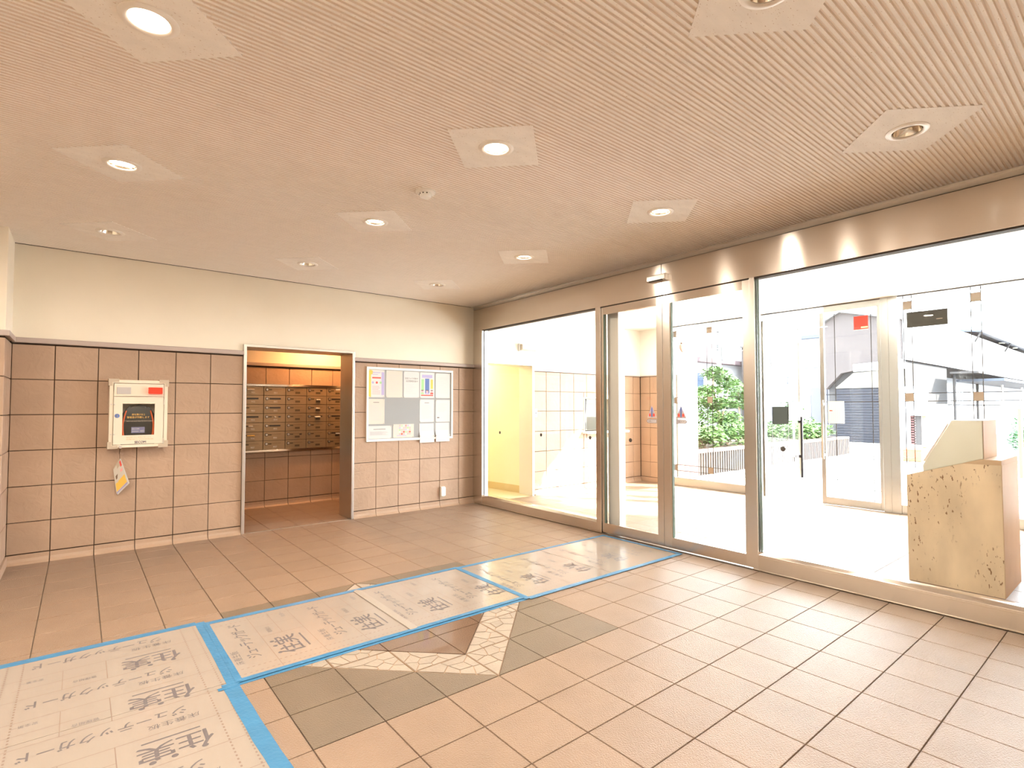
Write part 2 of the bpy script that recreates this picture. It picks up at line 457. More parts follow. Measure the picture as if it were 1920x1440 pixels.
# ------------------------------------------------------------------ ceiling: ribbed board with flush plates round the lamps
LAMPS = [(-2.357, .785, 1), (-2.362, 2.29, 1), (-2.363, 3.833, 0), (-.827, 3.814, 0), (.616, 3.786, 0), (-.82, 2.268, 1),
         (.664, 2.281, 1), (-.803, .755, 1), (.681, .762, 1), (.712, -.727, 0), (-.763, -.722, 0)]
PITCH = .0254
cb = MB()
ceil = struct('ceiling', (-2, 0, H))
cs = MB().box(-6, R+.14, -5, D+.3, H+.075, H+.25)
cs.obj('slab', M_WHITEP, ceil)
rb = MB()
y = -4.9
while y < D-.02:
    holes = sorted(lx for lx, ly, lit in LAMPS if abs(y+.0127-ly) < .085)
    xs = [-6]
    for lx in holes: xs += [lx-.085, lx+.085]
    xs.append(R+.02)
    q = [(y, H), (y+.0125, H), (y+.0155, H+.006), (y+.0225, H+.006), (y+PITCH, H)]
    for xa, xb in zip(xs[::2], xs[1::2]):
        for k in range(4):
            rb.quad((xa, q[k][0], q[k][1]), (xb, q[k][0], q[k][1]), (xb, q[k+1][0], q[k+1][1]), (xa, q[k+1][0], q[k+1][1]), 0 if k == 0 else 1)
    y += PITCH
rb.obj('ribbed_board', [M_CEIL, M_GROOVE], ceil)
def lamp_panel(lx, ly, h=.308, r=.067, n=32):
    b = MB(); vs = []
    for k in range(n):
        a = 2*PI*k/n; c, s_ = math.cos(a), math.sin(a); d = h/(abs(c)+abs(s_))
        vs += [(lx+d*c, ly+d*s_, H+.009), (lx+d*c, ly+d*s_, H-.0012), (lx+r*c, ly+r*s_, H-.0012), (lx+r*c, ly+r*s_, H+.009)]
    fs = []
    for k in range(n):
        m = (k+1) % n
        for j in range(4): fs.append((4*k+j, 4*m+j, 4*m+(j+1) % 4, 4*k+(j+1) % 4))
    return b.add(vs, fs)
for k, (lx, ly, lit) in enumerate(LAMPS): lamp_panel(lx, ly).obj('panel', M_CEIL, ceil)

# ------------------------------------------------------------------ back wall with the mail room doorway
DX0, DX1, DZ = -1.175, -.012, 1.985
wb = struct('wall_back', (0, D, 0))
w = MB()
w.box(-6, DX0, D+.012, D+.3, 0, H+.02); w.box(DX1, R+.1, D+.012, D+.3, 0, H+.02); w.box(DX0, DX1, D+.012, D+.3, DZ, H+.02)
w.obj('grout_bed', M_WGROUT, wb)
p = MB()
p.prism([(L, ROWS[0]+.02), (DX0-.022, ROWS[0]+.02), (DX0-.022, DZ+.005), (DX1+.022, DZ+.005), (DX1+.022, ROWS[0]+.02), (R+.02, ROWS[0]+.02), (R+.02, H+.012), (L, H+.012)], 'y', D, D+.02)
p.obj('plaster', M_PLASTER, wb)
wall_tiles(wb, D+.012, '-y', [L, -2.7, -2.4, -2.1, -1.8, -1.5, DX0-.022], ROWS[:7])
wall_tiles(wb, D+.012, '-y', [DX1+.022, .3, .6, .9, 1.2, 1.5, R-.003], ROWS[:7])
def cove(mb, x0, x1, yw):
    mb.prism([(yw-.002, .08), (yw-.004, .045), (yw-.012, .022), (yw-.03, .004), (yw-.036, 0), (yw+.012, 0), (yw+.012, .08)], 'x', x0+.003, x1-.003)
for cols in ([L, -2.7, -2.4, -2.1, -1.8, -1.5, DX0-.022], [DX1+.022, .3, .6, .9, 1.2, 1.5, R-.003]):
    for a, b in zip(cols[:-1], cols[1:]):
        c = MB(); cove(c, a, b, D); c.obj('cove_tile', M_WTILE, wb)
def rail(name, x0, x1):
    m = MB().prism([(D-.022, 1.885), (D-.026, 1.892), (D-.026, 1.922), (D-.022, 1.929), (D+.01, 1.929), (D+.01, 1.885)], 'x', x0, x1)
    o = m.obj(name, M_RAIL, smooth=False); o['kind'] = 'structure'
rail('trim_1', L, DX0-.022); rail('trim_2', DX1+.022, R)
gp = MB().box(L, R, D-.004, D+.01, H-.003, H+.002).obj('trim_3', M_GAP); gp['kind'] = 'structure'
# steel doorway lining
dr = struct('door_1', ((DX0+DX1)/2, D, 0))
f = MB()
f.box(DX0-.024, DX0+.006, D-.022, D+.36, 0, DZ+.012); f.obj('frame_jamb', M_STEELD, dr, .003)
f = MB().box(DX1-.006, DX1+.024, D-.022, D+.36, 0, DZ+.012); f.obj('frame_jamb', M_STEELD, dr, .003)
f = MB().box(DX0-.024, DX1+.024, D-.0225, D+.36, DZ-.012, DZ+.014); f.obj('frame_head', M_STEELD, dr, .003)
f = MB().box(DX0, DX1, D-.012, D+.01, -.002, .004); f.obj('threshold', M_STEELD, dr)

# ------------------------------------------------------------------ left pier (projects in front of the back wall)
wl = struct('wall_left', (L, 4.45, 0))
PY0 = 4.19
w = MB().box(-5.9, L-.012, PY0+.012, D+.02, 0, H+.02); w.obj('grout_bed', M_WGROUT, wl)
w = MB().box(-5.9, L, PY0, D, ROWS[0]+.02, H+.012); w.obj('plaster', M_PLASTER, wl)
wall_tiles(wl, L-.012, '+x', [PY0+.003, 4.4, D-.003], ROWS[:7])
wall_tiles(wl, PY0+.012, '-y', [-3.9, -3.6, -3.3, L], ROWS[:7])
c = MB().box(L-.01, L+.012, PY0, D, 0, .08); c.obj('cove_tile', M_WTILE, wl, .006)
r = MB().prism([(-5.9, PY0-.026), (L+.026, PY0-.026), (L+.026, D-.026), (L, D-.026), (L, PY0+.01), (-5.9, PY0+.01)], 'z', 1.885, 1.929)
o = r.obj('trim_4', M_RAIL, None, .005); o['kind'] = 'structure'
# unseen sides of the lobby, plain
w = MB().box(-6.1, -5.9, -5, D, 0, H); o = w.obj('wall_far_left', M_PLASTER); o['kind'] = 'structure'
w = MB().box(-6, R2+.2, -5.2, -5, 0, H); o = w.obj('wall_rear', M_PLASTER); o['kind'] = 'structure'

# ------------------------------------------------------------------ mail room
MY = 6.2
w = struct('wall_mail_room', (-.4, MY, 0))
b = MB(); b.box(-2.1, .9, MY+.012, MY+.2, 0, 2.6); b.box(-2.1, -1.98, D+.3, MY+.1, 0, 2.6); b.box(.78, .9, D+.3, MY+.1, 0, 2.6)
b.obj('grout_bed', M_WGROUT, w)
b = MB(); b.box(-2, .8, MY, MY+.02, 1.9, 2.6); b.box(-2, -1.975, D+.3, MY, 0, 2.6); b.box(.775, .8, D+.3, MY, 0, 2.6)
b.obj('plaster', M_PLASTER, w)
wall_tiles(w, MY+.012, '-y', [-1.5, -1.2, -.9, -.6, -.3, 0, .3, .6], ROWS[:7], skip=lambda x, z: .8 < z < 1.5)
wall_tiles(w, MY+.012, '-y', [-1.5, -1.2, -.9, -.6, -.3, 0, .3, .6], [.735, .6562])
for k in range(7):
    c = MB(); cove(c, -1.5+.3*k, -1.2+.3*k, MY); c.obj('cove_tile', M_WTILE, w)
b = MB().prism([(MY-.022, 1.885), (MY-.026, 1.892), (MY-.026, 1.922), (MY-.022, 1.929), (MY+.01, 1.929), (MY+.01, 1.885)], 'x', -2, .8)
o = b.obj('trim_5', M_RAIL); o['kind'] = 'structure'
b = MB().box(-2.1, .9, D+.29, MY+.2, 2.45, 2.6); o = b.obj('ceiling', M_WHITEP); o['kind'] = 'structure'
fm = MB().box(-2.1, .9, D+.3, MY+.2, -.15, -.006); fmo = fm.obj('floor', M_GROUT); fmo['kind'] = 'structure'
for i in range(-5, 3):
    for j in range(15, 21):
        y0 = max(j*T, D+.01)
        inst('tile', tile_mesh(T-GAP, (j+1)*T-y0-GAP, .006, M_FLOOR, .0012), fmo, Matrix.Translation(((i+.5)*T, (y0+(j+1)*T)/2, -.006)))

# ------------------------------------------------------------------ inner glass front
X0, X1 = R, R+.09
hd = struct('trim_6', (R, 1, 2.4))
h = MB().box(X0-.004, X1, 1.5275, D, 2.396, 2.694); h.obj('header_panel', M_STEEL, hd, .002)
h = MB().box(X0-.004, X1, -1.36, 1.5235, 2.396, 2.694); h.obj('header_panel', M_STEEL, hd, .002)
h = MB().box(X0+.004, X1, -1.36, D, 2.69, 2.70); h.obj('shadow_line', M_GAP, hd)
h = MB().box(X0-.004, X1, -1.36, D, 2.6985, H+.012); h.obj('header_strip', M_STEELD, hd)
h = MB().box(X0+.006, X1-.01, -1.36, D, 2.386, 2.398); h.obj('head_channel', M_GAP, hd)
h = MB().box(X0-.05, X0, -1.36, D, H-.004, H+.004); h.obj('ceiling_bead', M_STEELD, hd)
def fixed(name, ya, yb, sill, posts):
    """fixed glazing between ya>yb with a steel sill and posts (y0,y1)"""
    o = struct(name, (R, (ya+yb)/2, 0))
    s = MB().prism([(X0-.006, 0), (X0-.006, sill-.022), (X0+.016, sill), (X1, sill), (X1, 0)], 'y', yb, ya)
    s.obj('sill', M_STEEL, o, .002)
    s = MB().box(X0-.014, X0-.004, yb, ya, 0, .008); s.obj('floor_bead', M_STEELP, o)
    for y0, y1 in posts:
        q = MB().box(X0-.0085, X1+.002, y0, y1, 0, 2.396); q.obj('frame_post', M_STEELV, o, .002)
    q = MB().box(X0+.03, X0+.042, yb+.003, ya-.003, sill-.01, 2.396); q.obj('pane', M_GLASS, o)
    return o
w1 = fixed('window_1', D-.004, 2.305, .128, [(4.485, D-.004), (2.305, 2.375)])
q = MB(); q.box(X0+.026, X0+.03, 4.474, 4.485, .128, 2.39); q.box(X0+.026, X0+.03, 2.375, 2.384, .128, 2.39); q.obj('gasket', M_GAP, w1)
w2 = fixed('window_2', .655, -1.36, .15, [(.612, .655), (-1.36, -1.30)])
q = MB().box(X0+.026, X0+.046, .597, .607, .15, 2.39); q.obj('glass_edge', M_GEDGE, w2)
q = MB(); q.box(X0-.0075, X0-.005, -1.30, .61, .108, .112); q.obj('sill_groove', M_STEELP, w2)
w3 = MB().box(X0, X1+.05, -5, -1.36, 0, H+.01).obj('wall_right', M_PLASTER); w3['kind'] = 'structure'
def leaf(name, ya, yb, sa, sb, edge):
    """sliding door leaf from ya down to yb; stile widths sa (at ya) and sb (at yb)"""
    o = struct(name, (R+.012, (ya+yb)/2, 0))
    x0, x1 = X0+.004, X0+.044
    MB().box(x0, x1, ya-sa, ya, .012, 2.386).obj('stile', M_STEELV, o, .002)
    MB().box(x0, x1, yb, yb+sb, .012, 2.386).obj('stile', M_STEELV, o, .002)
    MB().box(x0+.0006, x1, yb+sb, ya-sa, 2.309, 2.386).obj('top_rail', M_STEEL, o, .002)
    MB().box(x0+.0006, x1, yb+sb, ya-sa, .012, .112).obj('bottom_rail', M_STEEL, o, .002)
    MB().box(x0+.014, x0+.024, yb+sb-.002, ya-sa+.002, .11, 2.311).obj('pane', M_GLASS, o)
    e = MB(); e.box(x0+.002, x0+.03, ya-sa-.009, ya-sa-.0005, .112, 2.309, 0); e.box(x0+.004, x0+.03, ya-sa-.017, ya-sa-.0095, .112, 2.309, 1)
    e.obj('glazing_bead', [M_STEELP, M_GEDGE], o)
    return o
leaf('door_2', 2.300, 1.5265, .018, .070, 0)
leaf('door_3', 1.5235, .658, .080, .064, 1)
tk = MB().box(X0-.004, X1-.02, .655, 2.305, -.004, .006).obj('trim_7', M_STEELD); tk['kind'] = 'structure'
pk = MB().box(X0+.10, X0+.20, 2.15, 2.30, 0, 2.40).obj('trim_8', M_SATIN, None, .004); pk['kind'] = 'structure'   # upright added for the band taken as a post's reflection in the glass

# ------------------------------------------------------------------ vestibule shell
vf = MB().box(R, R2+.2, -5, D2+.3, -.15, -.008); vfo = vf.obj('floor', M_GROUT); vfo['kind'] = 'structure'
rest = MB()
for i in range(6, 18):
    for j in range(-16, 16):
        x0, x1, y0, y1 = max(i*T, R+.09), min((i+1)*T, R2+.16), j*T, min((j+1)*T, D2)
        if j < -5: rest_tile(rest, x0, x1, y0, y1)
        else: inst('tile', tile_mesh(x1-x0-GAP, y1-y0-GAP, .008, M_FLOOR, .0012), vfo, Matrix.Translation(((x0+x1)/2, (y0+y1)/2, -.008)))
rest.obj('outer_tile', M_FLOOR, vfo, kind='stuff')
vc = MB().box(R+.09, R2+.3, -5, D2+.3, 2.716, 2.93).obj('ceiling', M_WHITEP); vc['kind'] = 'structure'
vb = struct('wall_vestibule_back', (4, D2, 0))
OX0, OX1, OZ = 1.86, 2.745, 1.965            # service doorway
WX0, WX1, WZ0, WZ1 = 3.86, 4.72, .93, 1.487  # reception hatch
b = MB()
b.box(R+.09, OX0, D2+.012, D2+.3, 0, 2.75); b.box(OX0, OX1, D2+.012, D2+.3, OZ, 2.75)
b.box(OX1, WX0, D2+.012, D2+.3, 0, 2.75); b.box(WX0, WX1, D2+.012, D2+.3, 0, WZ0); b.box(WX0, WX1, D2+.012, D2+.3, WZ1, 2.75)
b.box(WX1, R2+.2, D2+.012, D2+.3, 0, 2.75)
b.obj('grout_bed', M_WGROUT, vb)
b = MB(); b.prism([(R+.07, 1.893), (OX0-.03, 1.893), (OX0-.03, OZ+.01), (OX1+.03, OZ+.01), (OX1+.03, 1.893), (R2, 1.893), (R2, 2.72), (R+.07, 2.72)], 'y', D2, D2+.02)
b.obj('plaster', M_WHITEP, vb)
vcols = [OX1+.03, 3.03, 3.33, 3.63, 3.93, 4.23, 4.53, 4.83, 5.13, R2-.006]
for a, b_ in zip(vcols[:-1], vcols[1:]):
    for z1, z0 in zip(ROWS[:6], ROWS[1:7]):
        # cut tiles round the hatch
        for (xa, xb, za, zb) in ([(a, b_, z0, z1)] if (b_ <= WX0 or a >= WX1 or z1 <= WZ0 or z0 >= WZ1) else
                                 [(a, min(b_, WX0), z0, z1), (max(a, WX1), b_, z0, z1), (max(a, WX0), min(b_, WX1), z0, min(z1, WZ0)), (max(a, WX0), min(b_, WX1), max(z0, WZ1), z1)]):
            if xb-xa < .02 or zb-za < .02: continue
            inst('tile', tile_mesh(xb-xa-.006, zb-za-.006, .012, M_WTILE), vb, Matrix.Translation(((xa+xb)/2, D2+.012, (za+zb)/2)) @ NEGY)
    c = MB(); cove(c, a, b_, D2); c.obj('cove_tile', M_WTILE, vb)
b = MB().prism([(D2-.018, 1.878), (D2-.018, 1.893), (D2+.01, 1.893), (D2+.01, 1.878)], 'x', OX1+.03, R2)
o = b.obj('trim_9', M_RAIL); o['kind'] = 'structure'
# service doorway lining and the corridor behind it
d4 = struct('door_4', (2.3, D2, 0))
MB().box(OX1-.01, OX1+.03, D2-.015, D2+.302, 0, OZ+.012).obj('frame_jamb', M_SATIN, d4, .002)
MB().box(OX0-.03, OX0+.01, D2-.015, D2+.302, 0, OZ+.012).obj('frame_jamb', M_SATIN, d4, .002)
MB().box(OX0-.03, OX1+.03, D2-.016, D2+.302, OZ-.01, OZ+.03).obj('frame_head', M_SATIN, d4, .002)
cw = struct('wall_corridor', (2.4, 6, 0))
MB().prism([(2.78, D2+.28), (2.60, 7.4), (2.75, 7.4), (2.95, D2+.28)], 'z', 0, 2.7).obj('plaster', M_YELLOWP, cw)
MB().box(R-.2, 2.9, 7.3, 7.45, 0, 2.7).obj('plaster', M_YELLOWP, cw)
MB().box(R+.02, R+.1, D2+.3, 7.4, 0, 2.7).obj('plaster', M_YELLOWP, cw)
MB().prism([(2.765, D2+.28), (2.585, 7.4), (2.61, 7.4), (2.79, D2+.28)], 'z', 0, .11).obj('skirting', mat('skirting tan', (.62, .48, .26), .5), cw)
fc = MB().box(R, 2.95, D2+.012, 7.4, -.1, .0).obj('floor', mat('corridor vinyl', (.60, .52, .34), .35)); fc['kind'] = 'structure'
cc = MB().box(R, 2.95, D2+.28, 7.45, 2.45, 2.6).obj('ceiling', M_WHITEP); cc['kind'] = 'structure'
# stub of tiled wall beside the outer glass
vr = struct('wall_vestibule_end', (R2, 4.3, 0))
MB().box(R2+.012, R2+.2, 3.93, D2+.3, 0, 2.75).obj('grout_bed', M_WGROUT, vr)
MB().box(R2, R2+.21, 3.92, D2, 1.893, 2.72).obj('plaster', M_WHITEP, vr)
wall_tiles(vr, R2+.012, '-x', [3.925, 4.09, 4.385, D2-.006], ROWS[:7])
MB().box(R2-.004, R2+.012, 3.925, D2, 0, .08).obj('cove_tile', M_WTILE, vr, .004)
MB().box(R2-.018, R2+.01, 3.925, D2, 1.878, 1.893).obj('rail', M_RAIL, vr)
# reception hatch
w4 = struct('window_4', ((WX0+WX1)/2, D2, WZ0))
fr = M_STEELD
for (a, b_) in ((WX0, WX0+.02), (WX1-.02, WX1)):
    MB().box(a, b_, D2-.004, D2+.28, WZ0, WZ1).obj('frame', M_OFFW, w4)
MB().box(WX0, WX1, D2-.004, D2+.28, WZ1-.015, WZ1+.005).obj('frame', M_OFFW, w4)
for a in (4.02, 4.46, 4.52): MB().box(a, a+.03, D2+.12, D2+.16, WZ0+.01, WZ1-.015).obj('sash_stile', M_DARK, w4)
MB().box(WX0+.02, 4.49, D2+.135, D2+.141, WZ0, WZ1-.015).obj('pane', M_GLASS, w4)
MB().box(WX0-.04, WX1+.14, D2-.13, D2+.2, WZ0-.035, WZ0).obj('sill', M_WHITE, w4, .006)
ro = struct('wall_reception', (4.2, 6, 0))
b = MB(); b.box(2.98, 3.1, D2+.3, 6.6, 0, 2.6); b.box(3, 5.5, 6.5, 6.6, 0, 2.6); b.box(5.4, 5.5, D2+.3, 6.6, 0, 2.6); b.box(3, 5.5, D2+.3, 6.6, 2.5, 2.6)
b.obj('plaster', M_WHITEP, ro)
fr_ = MB().box(2.98, 5.5, D2+.3, 6.6, -.1, 0).obj('floor', M_PAVE); fr_['kind'] = 'structure'

# ------------------------------------------------------------------ outer glass front
OXA, OXB = R2, R2+.05
def etched(o, ya, yb, za, zb, pairs_y, singles_z, x):
    e = MB()
    for yy in pairs_y: e.box(x-.0012, x, yy-.0045, yy+.0045, za, zb)
    for zz in singles_z: e.box(x-.0012, x, yb, ya, zz-.004, zz+.004)
    e.obj('etched_lines', M_LINE, o)
def squares(o, ys, zs, x):
    for yy in ys:
        for zz in zs: MB().box(x-.002, x-.0002, yy-.044, yy+.044, zz-.049, zz+.049).obj('etched_square', M_SQ, o)
HZ = [.30-.049, .30+.049, 1.443-.049, 1.443+.049, 2.582-.049, 2.582+.049]
ZS = [.30, 1.443, 2.582]
o5 = struct('window_5', (R2, 3.1, 0))
MB().prism([(OXA, 0), (OXA, .125), (OXA+.012, .135), (OXB+.04, .135), (OXB+.04, 0)], 'y', 2.40, 3.925).obj('sill', M_STEELO, o5, .002)
MB().box(OXA, OXB, 3.885, 3.925, .135, 2.716).obj('frame_post', M_STEELO, o5, .002)
MB().box(OXA, OXB, 2.34, 2.40, 0, 2.716).obj('frame_post', M_STEELO, o5, .002)
MB().box(OXA+.02, OXA+.03, 2.40, 3.885, .13, 2.716).obj('pane', M_GLASS, o5)
MB().box(OXA, OXB, 2.40, 3.885, 2.70, 2.716).obj('head_channel', M_DARK, o5)
etched(o5, 3.885, 2.40, .135, 2.70, [3.836, 3.255, 3.165, 2.59, 2.50], HZ, OXA+.02)
squares(o5, [3.21, 2.545], ZS, OXA+.02)
for zz in ZS: MB().box(OXA+.018, OXA+.0198, 3.836, 3.884, zz-.049, zz+.049).obj('etched_square', M_SQ, o5)
# outer post between sidelight and doors, right post and right sidelight
o6 = struct('window_6', (R2, -1, 0))
MB().box(OXA-.01, OXB+.03, .60, .70, 0, 2.716).obj('frame_post', M_STEELO, o6, .003)
MB().box(OXA-.01, OXB+.03, .70, .785, 0, 2.716).obj('frame_post', M_STEELO, o6, .003)
MB().prism([(OXA, 0), (OXA, .108), (OXA+.012, .118), (OXB+.04, .118), (OXB+.04, 0)], 'y', -1.36, .60).obj('sill', M_STEELO, o6, .002)
MB().box(OXA+.02, OXA+.03, -1.36, .60, .11, 2.716).obj('pane', M_GLASS, o6)
MB().box(OXA, OXB, -1.36, .60, 2.70, 2.716).obj('head_channel', M_DARK, o6)
etched(o6, .60, -1.36, .118, 2.70, [.543, .456, -.113, -.204, -.78, -.87], HZ, OXA+.02)
squares(o6, [.50, -.16, -.83], ZS, OXA+.02)
wv = struct('wall_vestibule_right', (3.5, -1.36, 0))
MB().box(R+.09, R2+.2, -1.6, -1.372, 0, 2.75).obj('grout_bed', M_WGROUT, wv)
MB().box(R+.09, R2+.2, -1.61, -1.36, 1.893, 2.72).obj('plaster', M_WHITEP, wv)
wall_tiles(wv, -1.372, '+y', [R+.10, 2.1, 2.4, 2.7, 3.0, 3.3, 3.6, 3.9, 4.2, 4.5, 4.8, 5.1, R2-.003], ROWS)
# right leaf of the outer door, shut
o7 = struct('door_5', (R2, 1.15, 0))
MB().box(OXA, OXB-.01, 1.465, 1.52, .008, 2.62).obj('stile', M_STEELO, o7, .002)
MB().box(OXA, OXB-.01, .79, .825, .008, 2.62).obj('stile', M_STEELO, o7, .002)
MB().box(OXA, OXB-.01, .825, 1.465, .008, .108).obj('bottom_rail', M_STEELO, o7, .002)
MB().box(OXA, OXB-.01, .79, 1.465, 2.62, 2.70).obj('top_rail', M_STEELO, o7, .002)
MB().box(OXA+.012, OXA+.022, .825, 1.465, .108, 2.62).obj('pane', M_GLASS, o7)
etched(o7, 1.465, .825, .108, 2.62, [1.33, .897], [1.394, 1.492, .349, .251], OXA+.012)
hb = MB().tube([(OXA-.06, 1.475, .62), (OXA-.06, 1.475, 1.42)], .014); hb.box(OXA-.06, OXA, 1.465, 1.485, .66, .69); hb.box(OXA-.06, OXA, 1.465, 1.485, 1.35, 1.38)
hb.obj('handle', M_STEELO, o7, smooth=True)
# left leaf, swung out about 73 degrees
def swung(mb, a=math.radians(73), hinge=(R2+.02, 2.335)):
    """local: u along the leaf from the hinge, w across it"""
    du = (math.sin(a), -math.cos(a)); dw = (math.cos(a), math.sin(a))
    mb.v = [(hinge[0]+du[0]*u+dw[0]*w_, hinge[1]+du[1]*u+dw[1]*w_, z) for u, w_, z in mb.v]
    return mb
o8 = struct('door_6', (R2+.02, 2.335, 0))
swung(MB().box(0, .05, -.02, .02, .008, 2.62)).obj('stile', M_STEELO, o8, .002)
swung(MB().box(.74, .79, -.02, .02, .008, 2.62)).obj('stile', M_STEELO, o8, .002)
swung(MB().box(.05, .74, -.02, .02, .008, .108)).obj('bottom_rail', M_STEELO, o8, .002)
swung(MB().box(.05, .74, -.02, .02, 2.54, 2.62)).obj('top_rail', M_STEELO, o8, .002)
swung(MB().box(.05, .74, -.005, .005, .108, 2.54)).obj('pane', M_GLASS, o8)
e = MB(); e.box(.167, .177, -.0065, -.005, .108, 2.54); e.box(.498, .508, -.0065, -.005, .108, 2.54)
swung(e).obj('etched_lines', M_LINE, o8)
hb = MB().tube([(.70, -.07, .25), (.70, -.07, 1.18)], .016); hb.box(.69, .71, -.07, -.02, .55, .59); hb.box(.69, .71, -.07, -.02, 1.08, 1.12)
swung(hb).obj('handle', mat('handle dark', (.012, .011, .012), .7, spec=.05), o8, smooth=True)
hb = MB().tube([(.70, .07, .55), (.70, .07, 1.18)], .016); hb.box(.69, .71, .02, .07, .58, .61); hb.box(.69, .71, .02, .07, 1.08, 1.12)
swung(hb).obj('handle', M_STEELD, o8, smooth=True)
dc = MB().box(OXA-.05, OXA, 2.05, 2.27, 2.57, 2.66); dc.box(OXA-.035, OXA-.02, 1.80, 2.06, 2.655, 2.67)
dc.obj('door_closer', M_STEELD, o8, .004)
MB().box(OXA, OXB, .785, 2.34, 2.70, 2.716).obj('trim_10', M_DARK)['kind'] = 'structure'

# ================================================================== THINGS IN THE LOBBY
# ------------------------------------------------------------------ ceiling lamps
def spot_light(parent, z, watts=None, col=None):
    l = bpy.data.lights.new('lamp_light', 'AREA'); l.shape = 'DISK'; l.size = .10; l.energy = watts or LAMP_W; l.color = col or LAMP_COL; l.spread = math.pi
    o = bpy.data.objects.new('lamp_light', l); COL.objects.link(o); o.parent = parent; o.location = (0, 0, z)
def downlight(x, y, lit, label, cz_=H, group='recessed downlights in the lobby ceiling', watts=None, col=None):
    t = thing('downlight', (x, y, cz_), label, 'ceiling light', group)
    MB().lathe([(.066, .012), (.066, -.004), (.072, -.009), (.082, -.009), (.094, -.004), (.096, .0)], (x, y, cz_), 40).obj('trim_ring', M_RING, t, smooth=True)
    MB().lathe([(.066, .0), (.058, .03), (.050, .05)], (x, y, cz_), 32).obj('reflector', M_REFL, t, smooth=True)
    if lit:
        MB().lathe([(.0005, .006), (.03, .007), (.052, .012), (.0635, .022)], (x, y, cz_), 32).obj('lens', M_LENS, t, smooth=True)
        spot_light(t, -.012, watts, col)
    else:
        MB().lathe([(.0005, .028), (.03, .03), (.050, .046)], (x, y, cz_), 32).obj('lens', M_LENSOFF, t, smooth=True)
LL = ['lit ceiling lamp nearest the camera in the row over the white wall cabinet', 'lit ceiling lamp midway in the row over the white wall cabinet',
      'unlit ceiling lamp closest to the pier and the wall with the white cabinet', 'unlit ceiling lamp by the wall above the mail room doorway',
      'unlit ceiling lamp nearest the inner corner, above the notice board', 'lit ceiling lamp beyond the smoke detector, towards the mail room doorway',
      'lit ceiling lamp nearest the left fixed glass and the inner corner', 'lit ceiling lamp in the middle of the ceiling, this side of the smoke detector',
      'lit ceiling lamp closest to the sliding doors and the door sensor', 'unlit ceiling lamp above the large right-hand fixed glass pane',
      'unlit ceiling lamp cut off by the top edge of the picture']
for (x, y, lit), lb in zip(LAMPS, LL): downlight(x, y, lit, lb, watts=LAMP_W*(1.1 if x < -2 else 1.0 if x < 0 else .75))
# unseen lamps added to brighten the lobby; mail room lamp sits behind the wall head
for x, y, w_ in ((-2.36, -.74, 'straight above the camera side of the floor boards'), (-3.9, .78, 'past the picture edge beside the nearest row'), (-3.9, 2.28, 'past the picture edge beside the pier'),
              (-3.9, -.74, 'far behind the camera, next to the far wall'), (-.8, -2.25, 'behind the camera on the glass side'), (-2.36, -2.25, 'right behind the camera')):
    downlight(x, y, 1, 'added ceiling lamp out of view, '+w_, watts=LAMP_W*1.5)
downlight(.05, 5.75, 1, 'recessed lamp in the mail room ceiling, hidden above the doorway head', 2.45, 'mail room lamps', 15, (1, .47, .18))
downlight(2.3, 6.2, 1, 'added lamp in the corridor ceiling, unseen above the service doorway', 2.45, 'added corridor lamps', 20, (1, .85, .55))  # unseen lamp added to brighten the corridor
downlight(4.3, 5.6, 1, 'added lamp in the reception ceiling, unseen above the hatch', 2.5, 'added reception lamps', 7, (1, .95, .85))  # added lamp; stands for window light in the reception room
for x, y, w_ in ((4.47, .78, 'before the shut outer door'), (3.0, .78, 'added before the large fixed glass'), (4.47, 2.9, 'added before the outer sidelight'), (3.0, 2.9, 'added near the reception hatch')):  # all but the first are added to brighten the vestibule
    downlight(x, y, 1, 'lit lamp in the white vestibule ceiling, '+w_, 2.716, 'vestibule lamps', 13, (1, .92, .80))
t = thing('smoke_detector', (-.81, 1.516, H), 'small round white smoke detector on the ribbed ceiling among the lamps', 'smoke detector')
MB().lathe([(.064, .004), (.064, -.010), (.058, -.016), (.0005, -.016)], (-.81, 1.516, H), 32).obj('base', M_WHITE, t, smooth=True)
MB().lathe([(.040, -.015), (.038, -.034), (.030, -.042), (.0005, -.043)], (-.81, 1.516, H), 28).obj('sensing_head', M_WHITE, t, smooth=True)
b = MB()
for k in range(5):
    a = 2*PI*k/10+1.9; b.box(-.81+.039*math.cos(a)-.003, -.81+.039*math.cos(a)+.003, 1.516+.039*math.sin(a)-.003, 1.516+.039*math.sin(a)+.003, H-.025, H-.018)
b.obj('vent_ring', M_GAP, t)

# ------------------------------------------------------------------ wall cabinet with defibrillator
AX0, AX1, AZ0, AZ1, AYF = -2.319, -1.878, .962, 1.582, D-.15
t = thing('defibrillator_cabinet', ((AX0+AX1)/2, D-.075, AZ0), 'white metal wall cabinet with a window and a red lamp on the tiled wall', 'cabinet')
b = MB(); e_ = .018
b.box(AX0, AX0+e_, AYF+.02, D, AZ0, AZ1); b.box(AX1-e_, AX1, AYF+.02, D, AZ0, AZ1); b.box(AX0+e_, AX1-e_, AYF+.02, D, AZ0, AZ0+e_); b.box(AX0+e_, AX1-e_, AYF+.02, D, AZ1-e_, AZ1)
b.box(AX0+e_, AX1-e_, D-.015, D, AZ0+e_, AZ1-e_)
body = b.obj('cabinet_body', M_OFFW, t)
b = MB()
b.box(AX0, AX0+.028, AYF+.006, AYF+.02, AZ0, AZ1); b.box(AX1-.028, AX1, AYF+.006, AYF+.02, AZ0, AZ1)
b.box(AX0+.028, AX1-.028, AYF+.006, AYF+.02, AZ0, AZ0+.026); b.box(AX0+.028, AX1-.028, AYF+.006, AYF+.02, AZ1-.03, AZ1)
b.obj('face_frame', M_OFFW, t, .002)
